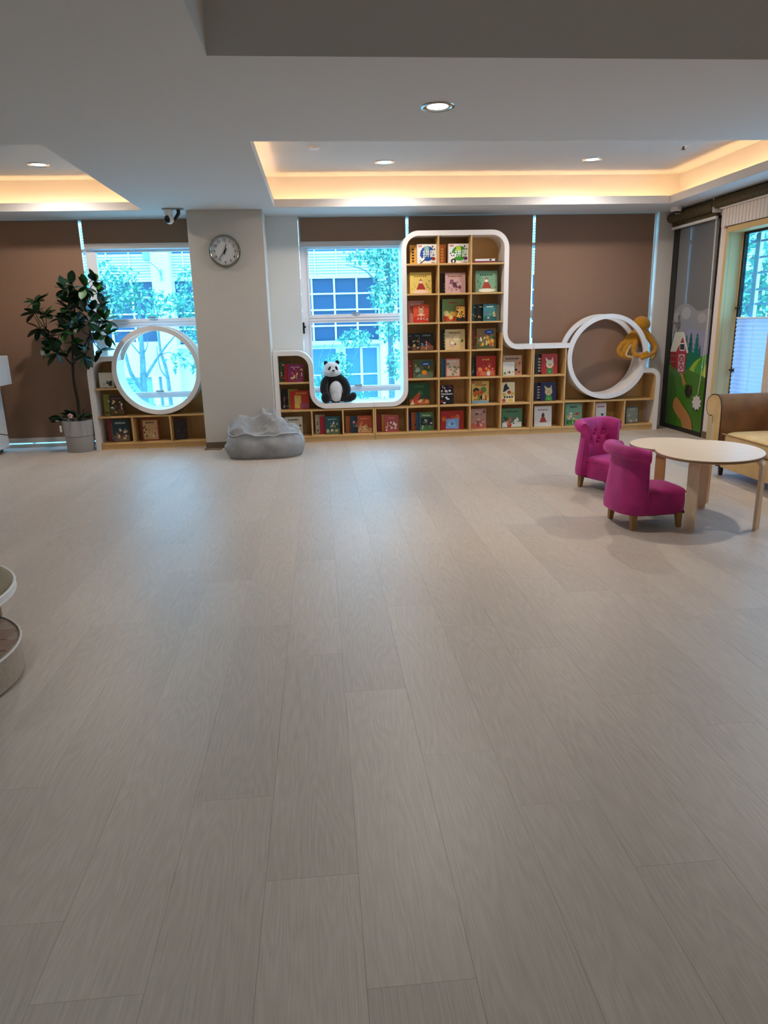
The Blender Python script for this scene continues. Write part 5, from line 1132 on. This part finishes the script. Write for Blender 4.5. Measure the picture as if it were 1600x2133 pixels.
# ================================================================ PLUSH OCTOPUS
oc = thing('plush_octopus', 'mustard yellow plush octopus draped over the right ring', 'plush toy', (4.15, 9.08, 1.0))
M_OC = noisy('mustard_plush', '#c98a1a', '#b87a12', 40, 0.95, 0.6, 500, sheen=0.3)
M_OCU = noisy('cream_corduroy', '#dcc48a', '#cdb274', 60, 0.9, 0.5, 300)
ob = MB().ell((4.172, 9.10, 1.350), (0.112, 0.095, 0.098), 26, 18, Matrix.Rotation(0.35, 3, 'Y')).ell((4.180, 9.09, 1.275), (0.080, 0.060, 0.085), 20, 14).ell((4.160, 9.085, 1.20), (0.092, 0.055, 0.085), 20, 14)
TEN = [[(4.106, 9.1, 1.263), (3.964, 9.08, 1.151), (3.878, 9.06, 1.054), (3.873, 9.05, 0.996), (3.925, 9.04, 0.945), (4.037, 9.03, 0.926)],
    [(4.109, 9.08, 1.23), (3.994, 9.05, 1.101), (3.934, 9.03, 1.012), (3.933, 9.02, 0.958), (4.019, 9.01, 0.94)],
    [(4.108, 9.06, 1.231), (4.064, 9.02, 1.109), (4.039, 8.99, 1.019), (4.061, 8.95, 0.962), (4.112, 8.89, 0.971), (4.18, 8.875, 1.007)],
    [(4.222, 9.08, 1.253), (4.296, 9.05, 1.143), (4.327, 9.0, 1.061), (4.281, 8.93, 0.998), (4.184, 8.875, 0.958), (4.084, 8.87, 0.928)],
    [(4.26, 9.12, 1.226), (4.356, 9.13, 1.09), (4.387, 9.12, 0.98), (4.339, 9.1, 0.897)]]
for i, t in enumerate(TEN):
    P = smooth_path(t, 6); n_ = len(P); ob.tube(P, [0.040-0.018*k/(n_-1) for k in range(n_)], 12)
fuse(ob.build('body', M_OC, oc, True), 0.0065, 4)
for i in (1, 4):
    P = smooth_path([Vector(p)+Vector((0.022 if i == 1 else -0.015, -0.016, -0.004)) for p in TEN[i][1:]], 6); n_ = len(P)
    MB().tube(P, [0.020-0.008*k/(n_-1) for k in range(n_)], 8).build('tentacle_underside', M_OCU, oc, True)
MB().ell((4.222, 9.024, 1.290), (0.008, 0.006, 0.008), 10, 8).build('eye', M_BLACK, oc, True)
MB().lathe([(0.0085, 0.0), (0.013, -0.001), (0.013, 0.003), (0.0085, 0.003)], 14, (4.222, 9.024, 1.290), 1).build('eye_ring', mat('eye_ring_white', '#d8dbe0', 0.5), oc, True)

# ================================================================ OUTSIDE
tag(MB().box(-70, 70, 9.9, 90, -4.2, -4.0).box(9.0, 70, -40, 9.9, -4.2, -4.0).build('ground_outside', noisy('pale_paving', '#b9bdb8', '#a3a8a2', 1.5, 0.9)), kind='structure')
FYB = 30.0
fb = thing('office_building', 'white building across the street with louvres and dark windows', 'building', (0, FYB, -4))
M_FW = mat('white_render', '#dde4e3', 0.8); M_LV = mat('louvre_white', '#e6edf0', 0.6); M_DW = mat('dark_window', '#233f5c', 0.35, coat=0.0); M_MU = mat('white_mullion', '#f0f4f4', 0.6)
# wall pieces: piers, spandrels
xs_p = [(-14.6, -13.7), (-6.35, -5.62), (2.55, 3.25), (10.8, 11.5), (19.0, 19.7)]
w_ = MB()
for a, b in xs_p: w_.box(a, b, FYB-0.45, FYB+0.5, -4, 12)
w_.box(-24, 30, FYB, FYB+0.5, 5.2, 12)
w_.build('pier_wall', M_FW, fb)
bays = [(-13.7, -6.35), (-5.62, 2.55), (3.25, 10.8), (11.5, 19.0)]
for bi, (a, b) in enumerate(bays):
    z0w, z1w = (0.90, 3.25) if bi == 0 else (0.66, 3.25)
    MB().box(a, b, FYB, FYB+0.3, -0.5 if bi == 0 else -4, z0w).build('spandrel', M_FW, fb)
    MB().box(a, b, FYB+0.12, FYB+0.16, z0w, z1w).build('window_band', M_DW, fb)
    n_ = max(1, round((b-a)/0.955))
    for i in range(n_+1):
        x_ = a+(b-a)*i/n_; MB().box(x_-0.035, x_+0.035, FYB+0.02, FYB+0.13, z0w, z1w).build('mullion', M_MU, fb)
    for z_ in (2.61, 1.98, 1.35):
        if z_ > z0w: MB().box(a, b, FYB+0.03, FYB+0.12, z_-0.03, z_+0.03).build('window_bar', M_MU, fb)
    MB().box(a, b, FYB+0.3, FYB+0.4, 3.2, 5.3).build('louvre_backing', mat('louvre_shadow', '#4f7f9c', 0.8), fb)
    for i in range(19):
        z_ = 3.30+i*0.105
        if i in (9, 10): continue
        MB().add([(a, FYB-0.02, z_), (b, FYB-0.02, z_), (b, FYB+0.06, z_+0.085), (a, FYB+0.06, z_+0.085), (a, FYB-0.02, z_+0.015), (b, FYB-0.02, z_+0.015), (b, FYB+0.06, z_+0.10), (a, FYB+0.06, z_+0.10)], [(0, 1, 2, 3), (4, 7, 6, 5), (0, 4, 5, 1), (3, 2, 6, 7)]).build('louvre', M_LV, fb)
    k = a+0.45
    while k < b: MB().box(k-0.02, k+0.02, FYB-0.05, FYB, 3.25, 5.2).build('louvre_post', M_LV, fb); k += 0.86
    MB().box(a, b, FYB-0.06, FYB+0.2, 3.20, 3.29).build('ledge', M_FW, fb)
# lower storey
MB().box(-13.7, -6.35, FYB, FYB+0.3, -4, -2.2).build('plinth_wall', M_FW, fb)
MB().box(-13.7, -6.35, FYB+0.15, FYB+0.2, -2.2, -0.5).build('shutter_band', mat('blue_grey_shutter', '#7f9fba', 0.6), fb)
for x_ in (-10.5, -8.2, -6.7): MB().box(x_-0.13, x_+0.13, FYB-0.06, FYB+0.14, -2.2, -0.5).build('mullion', M_MU, fb)
for xa, xb in ((-1.4, 0.75), (1.05, 2.45)):
    MB().box(xa, xb, FYB-0.03, FYB-0.01, -1.6, 0.45).build('lower_window', mat('blue_window', '#4a7ba3', 0.35, coat=0.0), fb)
    for x_ in (xa, (xa+xb)/2, xb): MB().box(x_-0.05, x_+0.05, FYB-0.09, FYB-0.03, -1.6, 0.5).build('mullion', M_MU, fb)
    for z_ in (-0.62, 0.47): MB().box(xa, xb, FYB-0.08, FYB-0.03, z_-0.03, z_+0.03).build('window_bar', M_MU, fb)
MB().box(-5.6, 2.6, FYB-0.7, FYB, 0.62, 0.76).build('canopy', mat('pale_blue_canopy', '#cfe4ea', 0.6), fb)
MB().box(2.50, 2.75, FYB-0.6, FYB-0.3, -4, 0.62).build('canopy_post', M_MU, fb)
# wall lamp on the pier
wl = thing('street_wall_lamp', 'grey lamp on a curved arm on the white pier outside', 'lamp', (-5.95, FYB-0.5, 3.3))
MB().box(-6.00, -5.93, FYB-0.52, FYB-0.45, 3.20, 3.62).build('wall_plate', mat('lamp_grey', '#7f93a8', 0.5), wl)
MB().tube(smooth_path([(-5.96, FYB-0.52, 3.42), (-6.02, FYB-0.75, 3.62), (-6.15, FYB-1.0, 3.78), (-6.25, FYB-1.15, 3.85)], 5), 0.018, 6).build('arm', mat('lamp_grey', '#7f93a8', 0.5), wl)
MB().box(-6.42, -6.18, FYB-1.35, FYB-1.05, 3.88, 4.22, 0.05).build('lamp_head', mat('lamp_grey', '#7f93a8', 0.5), wl)
# trees
M_TB = noisy('outdoor_bark', '#6f8a8c', '#567074', 12, 0.9, 0.4, 60)
def leaf_cloud(blobs, n, size, seed):
    r = random.Random(seed); mb = MB(); tot = sum(b[1][0]*b[1][1]*b[1][2] for b in blobs)
    for (c_, rr) in blobs:
        for i in range(int(n*rr[0]*rr[1]*rr[2]/tot)+12):
            while True:
                q = Vector((r.uniform(-1, 1), r.uniform(-1, 1), r.uniform(-1, 1)))
                if 0.15 < q.length < 1: break
            P = Vector((c_[0]+q.x*rr[0], c_[1]+q.y*rr[1], c_[2]+q.z*rr[2]))
            d = Vector((r.gauss(0, 1), r.gauss(0, 1), r.gauss(-0.5, 0.7))).normalized(); s_ = d.cross(Vector((r.gauss(0, 1), r.gauss(0, 1), r.gauss(0, 1)))).normalized()
            L_ = size*r.uniform(0.7, 1.3); w2 = L_*0.22; mb.m = 0 if r.random() < 0.65 else 1
            mb.add([P, P+d*L_*0.5+s_*w2, P+d*L_, P+d*L_*0.5-s_*w2], [(0, 1, 2, 3)])
    return mb
M_OL1 = fabric_translucent('outdoor_leaf_dark', '#4f8f7c', 0.35, 0.01); M_OL2 = fabric_translucent('outdoor_leaf_light', '#97c8b6', 0.4, 0.01)
def out_tree(label, trunk, limbs, blobs, n, size, seed, base):
    t = thing('street_tree', label, 'tree', base, group='trees outside the windows')
    if trunk: MB().tube(smooth_path(trunk[0], 5), [trunk[1]+(trunk[2]-trunk[1])*i/(5*(len(trunk[0])-1)) for i in range(5*(len(trunk[0])-1)+1)], 8).build('trunk', M_TB, t, True)
    for l_ in limbs:
        P = smooth_path(l_[0], 4); MB().tube(P, [l_[1]+(l_[2]-l_[1])*i/(len(P)-1) for i in range(len(P))], 6).build('branch', M_TB, t, True)
    tag(leaf_cloud(blobs, n, size, seed).build('foliage', [M_OL1, M_OL2], t), kind='stuff')
    return t
TY = 16.0
out_tree('bare-limbed forked tree seen through the left ring', ([(-3.84, TY, -4), (-3.84, TY, -1.5), (-3.84, TY, 0.1), (-3.80, TY, 0.80), (-3.78, TY, 1.35), (-3.75, TY, 2.2)], 0.10, 0.03),
    [([(-3.84, TY, 0.1), (-4.05, TY-0.1, 0.5), (-4.12, TY-0.1, 0.94)], 0.055, 0.03), ([(-3.82, TY, 0.35), (-3.55, TY+0.1, 0.75), (-3.3, TY+0.1, 1.05), (-3.05, TY+0.1, 1.3)], 0.04, 0.012), ([(-3.80, TY, 0.85), (-3.95, TY, 1.05), (-4.05, TY, 1.2)], 0.022, 0.008), ([(-3.79, TY, 0.88), (-3.68, TY, 1.05), (-3.66, TY, 1.2)], 0.018, 0.007), ([(-3.42, TY+0.1, 0.88), (-3.2, TY, 0.92), (-3.05, TY, 0.75)], 0.014, 0.005)],
    [((-4.35, TY, 2.3), (0.75, 0.5, 0.55)), ((-3.5, TY, 1.95), (0.7, 0.5, 0.32)), ((-4.6, TY, 1.75), (0.5, 0.5, 0.4)), ((-3.0, TY-0.2, 0.75), (0.22, 0.3, 0.22)), ((-4.1, TY-0.2, 0.25), (0.16, 0.3, 0.2))], 1500, 0.12, 3, (-3.84, TY, -4))
KP = lambda q: (q[0]*1.12, q[1]*1.12, 1.45+(q[2]-1.45)*1.12)
out_tree('pale trunked tree right of the forked one, behind the column', ([(-3.83, 18.8, -4)]+[KP(q) for q in ((-3.45, TY+0.8, -1), (-3.48, TY+0.8, 0.4), (-3.58, TY+0.8, 1.0), (-3.55, TY+0.8, 1.9))], 0.07, 0.02),
    [([KP(q) for q in ((-3.47, TY+0.8, 0.3), (-3.62, TY+0.8, 0.55), (-3.65, TY+0.8, 1.05))], 0.025, 0.01)], [(KP((-2.75, TY+0.8, 2.15)), (0.5, 0.55, 0.78)), (KP((-2.7, TY+0.8, 1.4)), (0.45, 0.45, 0.56)), (KP((-2.75, TY+0.8, 0.7)), (0.28, 0.33, 0.4))], 1000, 0.13, 4, (-3.83, 18.8, -4))
out_tree('leafy tree at the right of the panda window', ([(1.75, 17.5, -4), (1.75, 17.5, 0), (1.72, 17.5, 2), (1.7, 17.5, 3.2)], 0.09, 0.04),
    [([(1.72, 17.5, 2), (1.2, 17.4, 2.6), (0.7, 17.3, 2.75)], 0.025, 0.008)], [((1.72, 17.5, 2.95), (0.55, 0.6, 0.5)), ((1.1, 17.4, 2.95), (0.5, 0.3, 0.16)), ((1.62, 17.4, 2.15), (0.38, 0.5, 0.5)), ((1.7, 17.4, 1.3), (0.3, 0.4, 0.35)), ((1.85, 17.4, 0.5), (0.25, 0.4, 0.4))], 1700, 0.12, 5, (1.75, 17.5, -4))
out_tree('small bushy tree behind the panda', ([(0.2, 16.5, -4), (0.25, 16.5, -1.5), (0.35, 16.5, 0.0)], 0.05, 0.02),
    [([(0.3, 16.5, -0.3), (0.0, 16.4, 0.5), (0.15, 16.4, 1.0)], 0.02, 0.006), ([(0.25, 16.5, -0.2), (0.1, 16.4, 0.4), (0.35, 16.4, 1.05)], 0.015, 0.006), ([(0.35, 16.5, 0.0), (0.8, 16.4, 0.7), (1.0, 16.4, 1.1)], 0.015, 0.006)], [((0.40, 16.5, 0.45), (0.38, 0.5, 0.38)), ((0.85, 16.5, 1.12), (0.42, 0.4, 0.2)), ((0.1, 16.5, 0.0), (0.3, 0.4, 0.4)), ((0.9, 16.4, -0.1), (0.25, 0.4, 0.2))], 1300, 0.10, 6, (0.2, 16.5, -4))
out_tree('broad tree outside the side window on the right', ([(10.6, 17.0, -4), (10.6, 17.0, 0), (10.7, 17.0, 2.2)], 0.14, 0.06), [([(10.6, 17, 1.2), (10.0, 16.9, 2.2), (9.8, 16.8, 3.0)], 0.04, 0.012)], [((10.3, 17.0, 2.6), (1.6, 1.2, 1.3)), ((11.4, 16.4, 1.6), (1.4, 1.2, 1.0)), ((10.6, 15.6, 3.2), (1.0, 1.0, 0.7))], 2200, 0.20, 7, (10.6, 17.0, -4))
hd = thing('hedge', 'clipped hedge along the foot of the building outside', 'hedge', (-1, 20.6, -4))
tag(leaf_cloud([((-5.2, 20.6, -1.05), (0.9, 0.4, 0.45)), ((-3.6, 20.6, -1.15), (0.9, 0.4, 0.4)), ((0.2, 20.6, -1.15), (0.9, 0.4, 0.42)), ((1.5, 20.6, -1.05), (0.9, 0.4, 0.42))], 2600, 0.13, 8).build('foliage', [M_OL1, M_OL2], hd), kind='stuff')
MB().box(-6.2, 2.6, 20.3, 20.9, -4, -1.4).build('planter', M_FW, hd)
